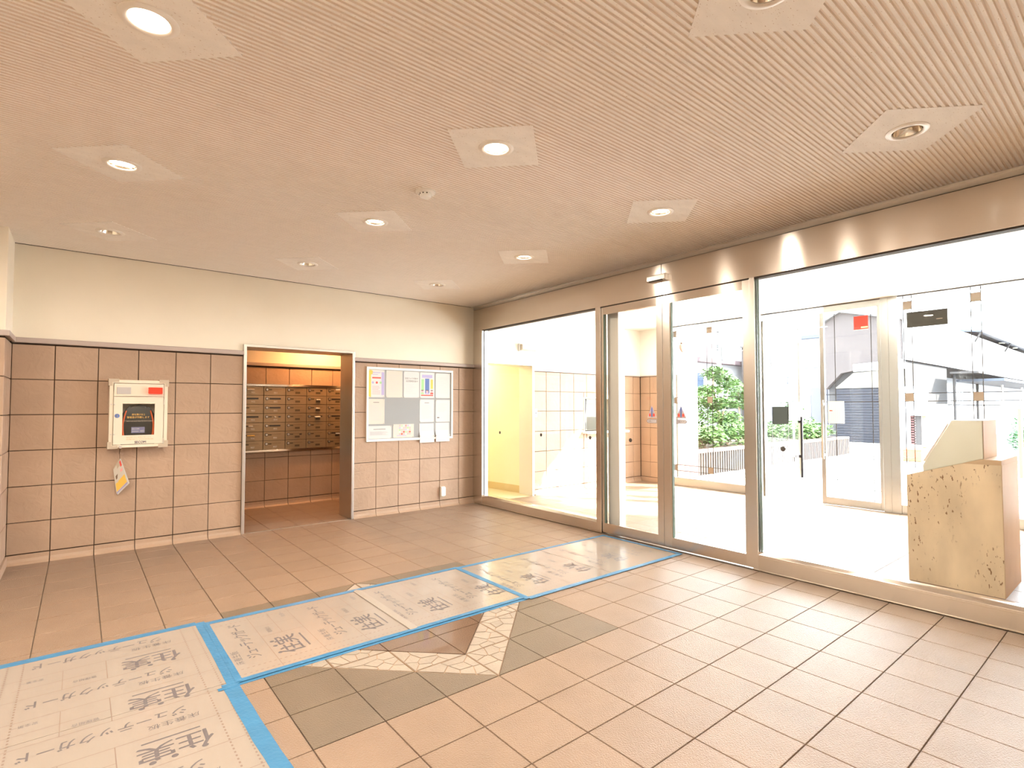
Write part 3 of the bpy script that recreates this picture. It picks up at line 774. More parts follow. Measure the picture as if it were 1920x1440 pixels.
for sx, sz in ((0, 0), (1, 0), (0, 1), (1, 1)):
    xa, za = (AX1 if sx else AX0), (AZ1 if sz else AZ0); dx, dz = (-1 if sx else 1), (-1 if sz else 1)
    q = [(xa-dx*.008, za-dz*.008), (xa+dx*.068, za-dz*.008), (xa+dx*.068, za+dz*.02), (xa+dx*.02, za+dz*.02), (xa+dx*.02, za+dz*.055), (xa-dx*.008, za+dz*.055)]
    MB().prism(q, 'y', AYF+.002, D-.002).obj('corner_clip', M_CLIP, t)
hx0, hx1 = AX0+.032, AX1-.032
hz = 1.430
b = MB().box(hx0, hx1, AYF, AYF+.018, hz+.002, AZ1-.034); hp = b.obj('header_plate', M_OFFW, t, .002)
b = MB().box(hx0+.02, hx0+.125, AYF-.004, AYF+.002, 1.452, 1.515)
b.obj('speaker_label', mat('speaker grey', (.50, .47, .45), .6), t, .002)
b = MB().box(hx1-.122, hx1-.012, AYF-.035, AYF, 1.457, 1.517); rl = b.obj('red_lamp', M_RED, t, .006)
for dx in (.012, .098):
    for dz in (.008, .052): MB().lathe([(.0005, -.0012), (.004, -.001), (.004, 0)], (hx1-.122+dx, AYF-.035, 1.457+dz), 10, 'y').obj('screw', M_GAP, rl)
# door with a window
dz0, dz1 = AZ0+.03, hz-.002
wx0, wx1, wz0, wz1 = -2.222, -1.979, 1.074, 1.364
door = MB()
door.box(hx0, wx0, AYF, AYF+.016, dz0, dz1); door.box(wx1, hx1, AYF, AYF+.016, dz0, dz1)
door.box(wx0, wx1, AYF, AYF+.016, dz0, wz0); door.box(wx0, wx1, AYF, AYF+.016, wz1, dz1)
dob = door.obj('door', M_OFFW, t)
MB().box(wx0, wx1, AYF+.007, AYF+.010, wz0, wz1).obj('window_pane', M_GLASS, dob)
b = MB().lathe([(.0005, -.006), (.017, -.006), (.019, -.002), (.019, .002)], (hx0+.026, AYF, 1.253), 24, 'y', 0)
b.box(hx0+.024, hx0+.028, AYF-.0075, AYF-.0055, 1.243, 1.263, 1)
b.obj('lock', [M_BLUEP, M_STEELP], dob)
for z in (1.357, 1.085):
    b = MB(); b.lathe([(.0005, -.004), (.005, -.004), (.006, 0)], (hx0+.006, AYF, z), 12, 'y'); b.lathe([(.0005, -.004), (.005, -.004), (.006, 0)], (hx0-.016, AYF+.006, z), 12, 'y'); b.obj('rivet', M_STEELD, dob)
for z in (1.395, 1.03): MB().box(hx1-.002, hx1+.004, AYF-.003, AYF+.006, z-.04, z+.01).obj('hinge', M_STEELD, dob)
b = MB()
text(b, 'SECOM', (-2.128, AYF-.0008, .998), (1, 0, 0), (0, 0, 1), w=.085, h=.021)
for dx in (.0012,): text(b, 'SECOM', (-2.128+dx, AYF-.0012, .998+dx), (1, 0, 0), (0, 0, 1), w=.085, h=.021)
b.obj('lettering', mat('ink navy', (.02, .03, .09), .5), dob)
b = MB(); text(b, '扉を開けると警報が鳴ります', (-2.19, AYF-.0008, 1.047), (1, 0, 0), (0, 0, 1), w=.185, h=.014); text(b, '自動体外式除細動器', (-2.19, AYF-.0008, 1.030), (1, 0, 0), (0, 0, 1), w=.205, h=.012)
b.obj('lettering', mat('ink peach', (.80, .48, .28), .6), dob)
b = MB(); yb = AYF+.0062
text(b, '扉を開けると', (-2.152, yb, 1.255), (1, 0, 0), (0, 0, 1), w=.10, h=.018, m=0); text(b, '警報音が作動します', (-2.188, yb, 1.229), (1, 0, 0), (0, 0, 1), w=.17, h=.019, m=0)
b.box(-2.215, -1.985, yb-.0002, yb+.0002, 1.206, 1.2075, 1); text(b, 'Alarm will sound when the door is opened', (-2.19, yb, 1.196), (1, 0, 0), (0, 0, 1), w=.20, h=.010, m=1)
b.obj('lettering', [M_GOLD, M_CLIP], dob)
b = MB().lathe([(.0005, -.010), (.011, -.010), (.013, -.004), (.013, .01)], (hx0+.055, AYF+.008, AZ0+.006), 20, 'y'); b.obj('catch', M_STEELD, t)
# the device in the cabinet
t = thing('defibrillator_bag', (-2.10, D-.08, 1.0), 'black carry bag with orange piping seen through the cabinet window', 'bag')
pl = [(-2.232, .985), (-1.968, .985), (-1.958, 1.12), (-1.972, 1.26), (-2.01, 1.335), (-2.17, 1.345), (-2.225, 1.26), (-2.240, 1.12)]
MB().prism(pl, 'y', AYF+.045, D-.03).obj('bag_body', M_BLACK, t, .012, smooth=True)
for sg in (-1, 1):
    pts = [(-2.10+sg*(.104+.014*math.sin(PI*k/10)-.003*max(0, k-6)), AYF+.041, 1.0+.030*k) for k in range(11)]
    MB().tube(pts, [.012-.0007*k for k in range(11)], 8).obj('piping', M_ORANGE, t, smooth=True)
MB().tube([(-2.17, AYF+.06, 1.30), (-2.155, AYF+.05, 1.335), (-2.10, AYF+.05, 1.347), (-2.045, AYF+.05, 1.335), (-2.03, AYF+.06, 1.30)], .010).obj('carry_handle', M_DARK, t, smooth=True)
lb = MB().box(-2.152, -2.05, AYF+.040, AYF+.046, 1.092, 1.147).obj('label', mat('label lilac', (.20, .20, .36), .5), t)
b = MB(); text(b, 'SECOM', (-2.147, AYF+.0395, 1.122), (1, 0, 0), (0, 0, 1), w=.055, h=.016); text(b, 'AED', (-2.087, AYF+.0395, 1.103), (1, 0, 0), (0, 0, 1), w=.034, h=.014)
b.box(-2.147, -2.095, AYF+.0394, AYF+.0396, 1.106, 1.110)
b.obj('lettering', M_PAPER, lb)
# leaflet hanging below
t = thing('hanging_leaflet', (-2.20, D-.06, .52), 'folded colour leaflet hanging by a string below the white cabinet', 'leaflet')
ya, ybk = D-.055, D-.030
P = [Vector((-2.229, ya, .862)), Vector((-2.276, ybk, .765)), Vector((-2.246, ybk, .530)), Vector((-2.165, ya-.01, .630))]
def pq(u, v):  # u across, v down
    return tuple((P[0]*(1-u)+P[1]*u)*(1-v) + (P[3]*(1-u)+P[2]*u)*v)
def pslab(mb, quad, n, th, m=0):
    a = [Vector(q)+n*0 for q in quad]; c = [Vector(q)+n*th for q in quad]
    mb.add([tuple(q) for q in a+c], [(0, 1, 2, 3), (7, 6, 5, 4), (0, 4, 5, 1), (1, 5, 6, 2), (2, 6, 7, 3), (3, 7, 4, 0)], m)
n = Vector((.15, 1, 0)).normalized()
b = MB(); pslab(b, [pq(0, 0), pq(1, 0), pq(1, 1), pq(0, 1)], n, .0015); b.obj('front_page', M_PAPERC, t)
b = MB(); pslab(b, [pq(-.08, .03), pq(1.0, 0), pq(.93, 1.05), pq(-.10, 1.04)], n, .001)
b.v = [(x+.001, y+.005, z-.004) for x, y, z in b.v]; b.obj('back_page', M_PAPER, t)
b = MB()
def pr(u0, u1, v0, v1, m): b.add([tuple(Vector(pq(u, v))-n*.0006) for u, v in ((u0, v0), (u1, v0), (u1, v1), (u0, v1))], [(0, 1, 2, 3)], m)
pr(.02, .98, 0, .05, 0); pr(.02, .20, .07, .27, 1); pr(.22, .55, .04, .20, 0); pr(.60, .85, .36, .50, 4); pr(.08, .30, .34, .44, 5); pr(.05, .95, .62, .93, 2); pr(.30, .50, .70, .85, 3); pr(.02, .98, .95, 1.0, 6)
b.obj('print', [M_CLIP, M_REDP, M_YELP, M_ORANGE, M_BARK, M_PINKP, M_LILAC], t)
MB().tube([(-2.232, AYF+.02, AZ0+.002), (-2.234, D-.075, .91), (-2.229, ya, .858)], .0022, 6).obj('string', M_BARK, t)

# ------------------------------------------------------------------ notice board and its papers
BX0, BX1, BZ0, BZ1 = .163, 1.392, .908, 1.826
yf = D-.012
t = thing('notice_board', ((BX0+BX1)/2, D-.01, BZ0), 'grey felt notice board with a white frame on the tiled wall', 'notice board')
MB().box(BX0+.02, BX1-.02, D-.012, D, BZ0+.02, BZ1-.02).obj('felt_panel', M_PGREY, t)
b = MB()
b.box(BX0, BX1, D-.022, D, BZ0, BZ0+.028); b.box(BX0, BX1, D-.022, D, BZ1-.028, BZ1); b.box(BX0, BX0+.026, D-.022, D, BZ0+.028, BZ1-.028); b.box(BX1-.026, BX1, D-.022, D, BZ0+.028, BZ1-.028)
b.obj('board_frame', M_WHITE, t, .003)
def lines(b, x0, x1, z0, z1, n, y, m=0, hgt=.004, jag=.4):
    for k in range(n):
        z = z1-(k+.5)*(z1-z0)/n
        b.quad((x0, y, z), (x1-(x1-x0)*random.random()*jag, y, z), (x1-(x1-x0)*random.random()*0-(x1-x0)*.0, y, z+hgt), (x0, y, z+hgt), m) if jag == 0 else b.box(x0, x1-(x1-x0)*random.random()*jag, y-.0001, y, z, z+hgt, m)
def paper(x0, x1, z0, z1, label, m, deco, pins=True):
    th = .0012
    t = thing('notice_paper', ((x0+x1)/2, yf, z0), label, 'paper', 'papers pinned on the notice board')
    MB().box(x0, x1, yf-th-.0005, yf-.0005, z0, z1).obj('sheet', m, t)
    b = MB(); y = yf-th-.0008
    deco(b, x0, x1, z0, z1, y)
    if b.f: b.obj('print', PRM, t)
    if pins:
        for px_, pz_ in ((x0+.008, z1-.008), (x1-.008, z1-.008), (x0+.008, z0+.008), (x1-.008, z0+.008)):
            MB().lathe([(.0005, -.009), (.006, -.009), (.0065, -.004), (.003, 0)], (px_, yf-th, pz_), 10, 'y').obj('pin', M_STEELD, t)
PRM = [M_INKF, M_INK, M_YELP, M_LILAC, M_PINKP, M_BLUEP, M_REDP, M_GREENP, M_PAPER]
# columns and rows (board-local limits from the photograph)
CXS = [(.185, .397), (.420, .642), (.660, .880), (.892, 1.105), (1.125, 1.345)]
def d_blank(b, x0, x1, z0, z1, y): lines(b, x0+.03, x1-.03, z0+.06, z1-.05, 9, y, 0, .003)
def d_para(b, x0, x1, z0, z1, y): lines(b, x0+.025, x1-.03, z0+.04, z1-.07, 14, y, 0, .004); lines(b, x0+.07, x1-.07, z1-.06, z1-.03, 1, y, 1, .006, .1)
def d_sun(b, x0, x1, z0, z1, y):
    b.box(x0+.004, x0+.035, y, y+.0001, z0+.004, z1-.004, 2); b.box(x1-.04, x1-.004, y, y+.0001, z0+.03, z1-.03, 3)
    b.disc((x0+.03, y-.0001, z1-.035), .03, 'y', 16, 2)
    lines(b, x0+.05, x1-.05, z1-.075, z1-.03, 2, y, 3, .008); lines(b, x0+.05, x1-.045, z1-.13, z1-.09, 1, y, 6, .018, .1)
    for k, c in enumerate((3, 6, 7)): b.disc((x0+.06+.05*k, y-.0001, z1-.16), .015, 'y', 12, c)
    lines(b, x0+.05, x1-.045, z0+.03, z0+.14, 6, y, 4, .008)
def d_head(b, x0, x1, z0, z1, y):
    text(b, '防犯カメラ作動中', (x0+.02, y, z1-.10), (1, 0, 0), (0, 0, 1), w=x1-x0-.04, h=.024, m=1); text(b, '巡回警備実施中', (x0+.03, y, z1-.135), (1, 0, 0), (0, 0, 1), w=x1-x0-.05, h=.024, m=1)
    lines(b, x0+.03, x1-.04, z0+.05, z1-.16, 8, y, 0, .003)
def d_people(b, x0, x1, z0, z1, y):
    b.box(x0+.03, x1-.03, y, y+.0001, z1-.07, z1-.03, 3)
    b.box(x0+.075, x1-.075, y, y+.0001, z0+.055, z1-.08, 5); b.box(x0+.02, x0+.06, y, y+.0001, z0+.10, z1-.09, 7); b.box(x1-.055, x1-.02, y, y+.0001, z0+.12, z1-.09, 2)
    for k, c in ((x0+.035, 7), (x1-.038, 6), ((x0+x1)/2, 3)):
        b.disc((k, y-.0002, z0+.085), .017, 'y', 14, 4); b.box(k-.022, k+.022, y-.0002, y, z0+.048, z0+.07, c); b.box(k-.017, k+.017, y-.0003, y, z0+.094, z0+.105, 1)
    lines(b, x0+.015, x1-.015, z0+.015, z0+.035, 1, y, 6, .016, .05)
def d_table(b, x0, x1, z0, z1, y):
    lines(b, x0+.02, x1-.02, z1-.05, z1-.015, 2, y, 0, .006)
    for i in range(6):
        for j in range(5): b.box(x0+.08+.028*i, x0+.103+.028*i, y, y+.0001, z0+.035+.026*j, z0+.056+.026*j, [4, 4, 8, 6, 7, 4, 3][(i*3+j*2+(i == 2)*2) % 7])
    lines(b, x0+.01, x0+.07, z0+.03, z1-.06, 7, y, 0, .005); lines(b, x0+.05, x1-.03, z0+.01, z0+.03, 1, y, 3, .01)
def d_seal(b, x0, x1, z0, z1, y): lines(b, x0+.03, x1-.03, z0+.13, z1-.05, 8, y, 0, .004); b.box(x0+.02, x0+.055, y, y+.0001, z0+.05, z0+.062, 1)
zt0, zt1 = 1.452, 1.794
paper(*CXS[0], zt0, zt1, 'colourful poster with a yellow sun strip at the top corner of the notice board', M_PAPER, d_sun)
paper(*CXS[1], zt0, zt1-.004, 'cream sheet of faint print next to the sunny poster', M_PAPERC, d_blank)
paper(*CXS[2], zt0, zt1-.006, 'white notice with two bold heading lines, top centre of the board', M_PAPER, d_head)
paper(*CXS[3], zt0, zt1-.008, 'poster with pictured people around a blue column', M_PAPER, d_people)
paper(*CXS[4], zt0, zt1-.012, 'pale sheet in the top corner of the board nearest the glass front', M_PAPER, d_blank)
paper(CXS[0][0]-.004, .400, 1.122, 1.432, 'cream typed sheet below the sunny poster', M_PAPERC, d_para)
paper(CXS[3][0]-.002, CXS[3][1]-.004, 1.135, 1.43, 'white sheet below the poster with people', M_PAPER, d_para)
paper(CXS[4][0]+.004, CXS[4][1], 1.135, 1.428, 'white sheet with a small dark mark near its foot', M_PAPER, d_seal)
paper(.186, .494, .942, 1.100, 'landscape sheet of typed lines in the lower corner by the doorway', M_PAPER, d_para)
paper(.518, .806, .945, 1.115, 'landscape sheet with a pink and green table', M_PAPERC, d_table)
def hang_paper(x0, x1, z0, z1, label):
    t = thing('notice_paper', ((x0+x1)/2, D-.02, z0), label, 'paper', 'papers pinned on the notice board')
    b = MB(); pts = [(yf-.0018, z1), (yf-.0022, z1-.1), (D-.0265, .955), (D-.0285, .93), (D-.031, z0)]
    for (ya_, za_), (yb_, zb_) in zip(pts[:-1], pts[1:]): b.quad((x0, ya_, za_), (x1, ya_, za_), (x1, yb_, zb_), (x0, yb_, zb_))
    b.obj('sheet', M_PAPER, t)
    b = MB(); lines(b, x0+.03, x1-.03, z1-.09, z1-.03, 3, yf-.0026, 0, .003); b.obj('print', PRM, t)
    for px_ in (x0+.006, x1-.006): MB().lathe([(.0005, -.012), (.006, -.012), (.0065, -.006), (.003, 0)], (px_, D-.027, .957), 10, 'y').obj('pin', M_STEELD, t)
hang_paper(CXS[3][0]-.006, CXS[3][1]-.006, .868, 1.118, 'blank white sheet overhanging the board frame, below the people poster')
hang_paper(CXS[4][0]+.0, CXS[4][1]-.01, .872, 1.122, 'blank white sheet overhanging the board frame, at the corner by the glass front')

# small box low on the wall
t = thing('wall_outlet', (1.235, D-.02, .13), 'small white covered wall outlet low on the tiles below the notice board', 'outlet')
MB().box(1.20, 1.272, D-.012, D+.0, .128, .27).obj('back_plate', M_CLIP, t, .003)
MB().prism([(D-.012, .135), (D-.045, .150), (D-.045, .258), (D-.03, .268), (D-.012, .268)], 'x', 1.206, 1.268).obj('cover', M_WHITE, t, .004)

# ------------------------------------------------------------------ mailboxes
MF = 6.165
mzs = [1.612-.1213*k for k in range(8)]
mxs = [-1.19+.2785*k for k in range(7)]
bank = thing('mailbox_bank', (-.35, MF, .75), 'bank of bronze mailboxes built into the tiled mail room wall', 'mailboxes')
MB().box(mxs[0]-.01, mxs[-1]+.01, MF+.012, MY+.011, mzs[-1], mzs[0]).obj('carcass', M_MAILF, bank)
b = MB().box(mxs[0]-.02, mxs[-1]+.02, MF-.012, MY+.011, mzs[0], mzs[0]+.03); b.obj('frame_rail', M_STEEL, bank, .003)
b = MB().box(mxs[0]-.02, mxs[-1]+.02, MF-.012, MY+.011, mzs[-1]-.028, mzs[-1]); b.obj('frame_rail', M_STEEL, bank, .003)
fw_, fh_ = .2785-.008, .1213-.006
dmesh = MB().box(-fw_/2, fw_/2, 0, .014, -fh_/2, fh_/2).mesh('mailbox_door', M_MAILD, .0025)
dial = MB().lathe([(.0005, -.010), (.013, -.010), (.015, -.004), (.015, 0)], (-.098, 0, .018), 18, 'y').mesh('dial', M_STEELD, 0, True)
dialr = MB().lathe([(.016, -.003), (.021, -.003), (.021, 0)], (-.098, 0, .018), 18, 'y').mesh('dial_ring', M_GAP)
slot_s = MB().box(-.073, -.036, -.003, 0, .009, .026).mesh('latch_window', M_PLATE)
slot_l = MB().box(-.066, .075, -.004, 0, .008, .027).mesh('slot', M_BLACK)
slot_t = MB().box(-.075, .085, -.0008, 0, .022, .025).mesh('slot', M_MAILF)
plate = MB().box(-.012, .050, -.003, 0, -.032, -.006).mesh('number_plate', M_PLATE)
chip = MB().box(.048, .078, -.004, 0, .008, .024).mesh('shutter_tab', M_BLACK)
for c in range(6):
    for r_ in range(7):
        cx, cz = (mxs[c]+mxs[c+1])/2, (mzs[r_]+mzs[r_+1])/2
        M = Matrix.Translation((cx, MF, cz)); d_ = inst('mailbox_door', dmesh, bank, M)
        inst('dial', dial, d_, M); inst('dial_ring', dialr, d_, M)
        wide = (c, r_) in ((1, 1), (0, 1), (2, 1), (2, 2), (2, 4), (5, 1), (5, 3), (5, 5), (1, 3))
        if wide: inst('slot', slot_l, d_, M)
        else: inst('slot', slot_t, d_, M); inst('latch_window', slot_s, d_, M)
        if (c, r_) in ((2, 3), (4, 0), (4, 3), (3, 5), (1, 3)): inst('shutter_tab', chip, d_, M)
        if c >= 3: inst('number_plate', plate, d_, M)
        else:
            b = MB(); num = str((10-c)*100+1+r_) if c < 1 else str((10-c)*100+1+r_)
            text(b, num, (cx-.014, MF-.0012, cz-.034), (1, 0, 0), (0, 0, 1), h=.023); text(b, num, (cx-.0125, MF-.0016, cz-.034), (1, 0, 0), (0, 0, 1), h=.023)
            b.obj('number', M_PAPERC, d_)
        if (c, r_) == (5, 0):
            lbm = MB().box(cx-.008, cx+.056, MF-.002, MF, cz+.026, cz+.052).obj('name_label', M_PAPER, d_)
            b = MB(); text(b, '201', (cx+.006, MF-.0026, cz+.031), (1, 0, 0), (0, 0, 1), h=.016)
def letter(c, r_, x0, x1, m, label, zo=.012, h=.012, out=.03):
    cx, cz = (mxs[c]+mxs[c+1])/2, (mzs[r_]+mzs[r_+1])/2
    b = MB().prism([(MF-out, cz+zo-.004), (MF-out, cz+zo+h-.004), (MF+.004, cz+zo+h), (MF+.004, cz+zo)], 'x', cx+x0, cx+x1)
    tag(b.obj('letter', m), label, 'letter', 'mail left in mailbox slots')
letter(1, 0, -.068, .020, M_PAPERC, 'folded cream flyer stuck in the slot of mailbox 901')
letter(1, 4, -.045, .008, M_PAPER, 'white paper edge showing in the slot of mailbox 905')
letter(1, 5, -.06, .030, mat('envelope yellow', (.80, .52, .14), .6), 'yellow envelope edge in the slot of mailbox 906', h=.009)
letter(2, 3, -.01, .015, M_PAPER, 'tiny white paper tip in the slot of mailbox 804')
letter(4, 1, -.012, .045, M_PAPERC, 'pale paper in the second mailbox of the fourth visible column', zo=.006)
letter(4, 2, -.018, .038, M_PAPERC, 'pale paper in the third mailbox of the fourth visible column', zo=.006)
letter(4, 3, -.028, .05, M_PAPER, 'bright white paper in the fourth mailbox of the fourth visible column', zo=.006)
letter(5, 5, -.008, .050, M_PAPER, 'white paper in the sixth mailbox of the last visible column', zo=.006)

# ------------------------------------------------------------------ floor protection boards and tape
def prints(b, O, U, V, length, bases, z):
    U, V, O = Vector(U), Vector(V), Vector((*O, z))
    def pt(u, d): return O + U*u - V*d
    def rect(u0, u1, d0, d1, m):
        d0, d1 = max(0, d0), min(length, d1)
        if d1 > d0: b.add([tuple(pt(u0, d1)), tuple(pt(u1, d1)), tuple(pt(u1, d0)), tuple(pt(u0, d0))], [(0, 1, 2, 3)], m)
    def tx(s, u, d, w, h, m=0, bold=0):
        if d-h < .01 or d > length-.01: return
        text(b, s, pt(u, d), U, V, w, h, m)
        for k in range(bold): text(b, s, pt(u+.0025*(k+1), d-.001*(k+1))+Vector((0, 0, .00012*(k+1))), U, V, w, h, m)
    for u in (.062, .125, .805, .865):
        d = .01
        while d < length-.02: rect(u-.0035, u+.0035, d, d+.012, 1); d += .026
    for s in bases:
        tx('床養生板', .185, s+.068, .185, .040); tx('ジューテックガード', .225, s+.162, .545, .072, 0, 1)
        rect(.01, .89, s+.2135, s+.2165, 1); rect(.01, .89, s+.4485, s+.4515, 1)
        rect(.478, .4815, s+.215, s+.45, 1); rect(.648, .6505, s+.215, s+.45, 2); rect(.48, .83, s+.3285, s+.3315, 1)
        tx('住実', .165, s+.372, .25, .118, 0, 2); rect(.20, .40, s+.395, s+.405, 0)
        for uu in (.205, .305, .375):
            if s+.24 > .02: b.disc(tuple(pt(uu, s+.245)), .012, 'z', 12, 0)
        tx('管理組合', .52, s+.287, .092, .026); tx('安全第一', .72, s+.415, .085, .026)
def board(name, x0, x1, y0, y1, label, O, U, V, length, bases, folds):
    t = thing(name, ((x0+x1)/2, (y0+y1)/2, 0), label, 'floor protection board', 'printed floor protection boards')
    z = .0045
    for (a0, a1, b0, b1) in folds: MB().box(a0, a1, b0, b1, .0005, z).obj('panel', M_MAT, t, .0012)
    b = MB(); prints(b, O, U, V, length, bases, z+.0003); b.obj('print', [M_INK, M_INKL, M_INKL], t)
board('protection_board', -2.81, -1.912, .47, 2.275, 'printed cream board taped on the floor nearest the camera, at the end of the run', (-1.912, .47), (-1, 0, 0), (0, -1, 0), 1.805, [-.285, .18, .645, 1.11, 1.575],
      [(-2.81, -1.912, .47, 1.37), (-2.81, -1.912, 1.373, 2.275)])
board('protection_board', -1.905, -.112, 1.345, 2.25, 'printed cream board in the middle of the taped run, over the floor diamond', (-1.905, 1.345), (0, 1, 0), (-1, 0, 0), 1.79, [0, .465, .93, 1.395],
      [(-1.905, -.985, 1.345, 2.25), (-.982, -.112, 1.345, 2.25)])
board('protection_board', -.105, 1.665, 1.315, 2.22, 'printed cream board reaching the sliding doors, with glare on it', (-.105, 1.32), (0, 1, 0), (-1, 0, 0), 1.77, [0, .465, .93, 1.395],
      [(-.105, .78, 1.315, 2.22), (.783, 1.665, 1.315, 2.22)])
def tape(pts, w, label, m=None, z=.0052, name='tape_strip', cat='tape'):
    """strip through points (x,y), slightly wavy"""
    b = MB(); vs = []; n = len(pts)
    fine = []
    for (a, c) in zip(pts[:-1], pts[1:]):
        k = max(2, int(math.hypot(c[0]-a[0], c[1]-a[1])/.12))
        for i in range(k): fine.append((a[0]+(c[0]-a[0])*i/k, a[1]+(c[1]-a[1])*i/k))
    fine.append(pts[-1])
    prev = None
    for i, p in enumerate(fine):
        q = fine[min(i+1, len(fine)-1)]; r0 = fine[max(i-1, 0)]
        l = math.hypot(q[0]-r0[0], q[1]-r0[1]); nx, ny = -(q[1]-r0[1])/l, (q[0]-r0[0])/l
        dz = random.uniform(0, .0012); ww = w/2+random.uniform(-.0012, .0012)
        vs += [(p[0]+nx*ww, p[1]+ny*ww, z+random.uniform(0, .0008)), (p[0], p[1], z+.0006+dz), (p[0]-nx*ww, p[1]-ny*ww, z+random.uniform(0, .0008))]
    k = len(fine)
    top = len(vs); vs += [(x, y, zz-.0009) for x, y, zz in vs]
    fs = []
    for i in range(k-1):
        for j in range(2):
            a = i*3+j; fs.append((a, a+1, a+4, a+3)); fs.append((top+a, top+a+3, top+a+4, top+a+1))
        fs.append((i*3, i*3+3, top+i*3+3, top+i*3)); fs.append((i*3+2, top+i*3+2, top+i*3+5, i*3+5))
    fs.append((0, 1, top+1, top)); fs.append((1, 2, top+2, top+1)); e = (k-1)*3; fs.append((e, top+e, top+e+1, e+1)); fs.append((e+1, top+e+1, top+e+2, e+2))
    b.add(vs, fs)
    tag(b.obj(name, m or M_TAPE), label, cat, 'strips of tape on the floor boards')
tape([(-3.05, 2.285), (-1.95, 2.285)], .055, 'blue tape along the far edge of the board nearest the camera')
tape([(-1.93, 2.29), (-1.93, 1.33)], .050, 'blue tape down the joint between the nearest board and the middle board')
tape([(-1.903, 2.25), (-1.903, 1.345)], .030, 'narrow blue tape on the end edge of the middle board', z=.0066)
tape([(-1.945, 1.36), (-1.935, .8), (-1.915, .3)], .066, 'blue tape along the side of the nearest board, beside the dark tiles')
tape([(-1.91, 1.357), (-.115, 1.357)], .036, 'blue tape along the near edge of the middle board, over the stone mosaic', z=.0056)
tape([(-1.93, 1.333), (-.115, 1.328)], .030, 'blue tape stuck on the floor tiles just below the near edge of the middle board', z=.001)
tape([(-1.91, 2.243), (-.10, 2.236)], .045, 'blue tape along the far edge of the middle board', z=.0056)
tape([(-.108, 2.24), (-.108, 1.31)], .045, 'blue tape across the joint between the middle board and the glaring board', z=.0062)
tape([(-.10, 1.318), (1.68, 1.302)], .045, 'blue tape along the near edge of the board at the sliding doors', z=.0056)
tape([(-.10, 2.222), (1.66, 2.214)], .040, 'blue tape along the far edge of the board at the sliding doors', z=.0056)
tape([(1.662, 2.23), (1.668, 1.29)], .040, 'blue tape against the sill of the sliding doors', z=.0066)
tape([(-2.0, 1.318), (-1.915, 1.318)], .028, 'short blue tape tab on the corner of the nearest board', z=.0068)
tape([(-.955, 2.245), (-.955, 1.35)], .052, 'clear shiny tape over the fold of the middle board', M_CLEAR, z=.0056)

# ------------------------------------------------------------------ things on the inner glass front
t = thing('door_sensor', (R-.03, 1.55, 2.525), 'small silver motion sensor on the steel header above the sliding doors', 'sensor')
MB().prism([(R-.062, 2.535), (R-.062, 2.583), (R-.045, 2.590), (R-.004, 2.590), (R-.004, 2.527), (R-.045, 2.527)], 'y', 1.447, 1.655).obj('housing', M_STEELD, t, .004)
MB().prism([(R-.0625, 2.531), (R-.0625, 2.537), (R-.046, 2.529), (R-.046, 2.526)], 'y', 1.475, 1.63).obj('sensor_window', M_BLACK, t)
def sticker_set(yc, sgn, lab1, lab2):
    x = X0+.0175
    t = thing('door_sticker', (x, yc, 1.222), lab1, 'sticker', 'warning triangles on the sliding doors')
    MB().prism([(yc-.056, 1.222), (yc+.056, 1.222), (yc, 1.342)], 'x', x-.0004, x).obj('backing', mat('sticker grey', (.45, .40, .42), .5), t)
    b = MB()
    b.prism([(yc-.028, 1.282), (yc+.028, 1.282), (yc, 1.338)], 'x', x-.0008, x-.0005, 0); b.prism([(yc-.007, 1.23), (yc+.007, 1.23), (yc+.007, 1.31), (yc, 1.328), (yc-.007, 1.31)], 'x', x-.0012, x-.0009, 1)
    b.prism([(yc+.012, 1.235), (yc+.034, 1.235), (yc+.034, 1.258), (yc+.023, 1.268), (yc+.012, 1.258)], 'x', x-.0008, x-.0005, 2); b.prism([(yc-.034, 1.235), (yc-.012, 1.235), (yc-.012, 1.258), (yc-.023, 1.268), (yc-.034, 1.258)], 'x', x-.0008, x-.0005, 2)
    b.obj('emblem', [M_LILAC, M_BLUEP, M_REDP], t)
    t = thing('arrow_label', (x, yc, 1.165), lab2, 'sticker', 'arrow labels on the sliding doors')
    a = [(yc-sgn*.055, 1.17), (yc-sgn*.055, 1.21), (yc+sgn*.045, 1.21), (yc+sgn*.068, 1.19), (yc+sgn*.045, 1.17)]
    MB().prism(a, 'x', x-.0004, x).obj('backing', mat('sticker slate', (.20, .19, .22), .5), t)
    a = [(yc-sgn*.050, 1.175), (yc-sgn*.050, 1.205), (yc+sgn*.043, 1.205), (yc+sgn*.060, 1.19), (yc+sgn*.043, 1.175)]
    b = MB().prism(a, 'x', x-.0008, x-.0005, 0); text(b, '自動ドア', (x-.0012, yc+.042, 1.181), (0, -1, 0), (0, 0, 1), w=.075, h=.018, m=1)
    b.obj('print', [mat('sticker pale', (.52, .50, .52), .5), M_INK], t)
sticker_set(1.665, 1, 'triangular warning sticker on the left sliding door', 'grey arrow label pointing away from the door joint on the left sliding door')
sticker_set(1.338, -1, 'triangular warning sticker on the right sliding door', 'grey arrow label pointing away from the door joint on the right sliding door')
for (yy, lab) in ((4.125, 'dark round dot on the left fixed glass, nearest the inner corner'), (3.303, 'dark round dot in the middle of the left fixed glass'), (2.496, 'dark round dot on the left fixed glass, nearest the sliding doors'),
                  (1.931, 'dark round dot on the left sliding door, below its stickers'), (.416, 'dark round dot on the large fixed glass beside the right sliding door')):
    x = X0+.029 if not .66 < yy < 2.3 else X0+.0175
    b = MB().lathe([(.0005, -.0008), (.019, -.0008), (.020, 0)], (x, yy, .993), 20, 'x')
    tag(b.obj('glass_dot', M_DARK), lab, 'sticker', 'collision dots on the inner glass')

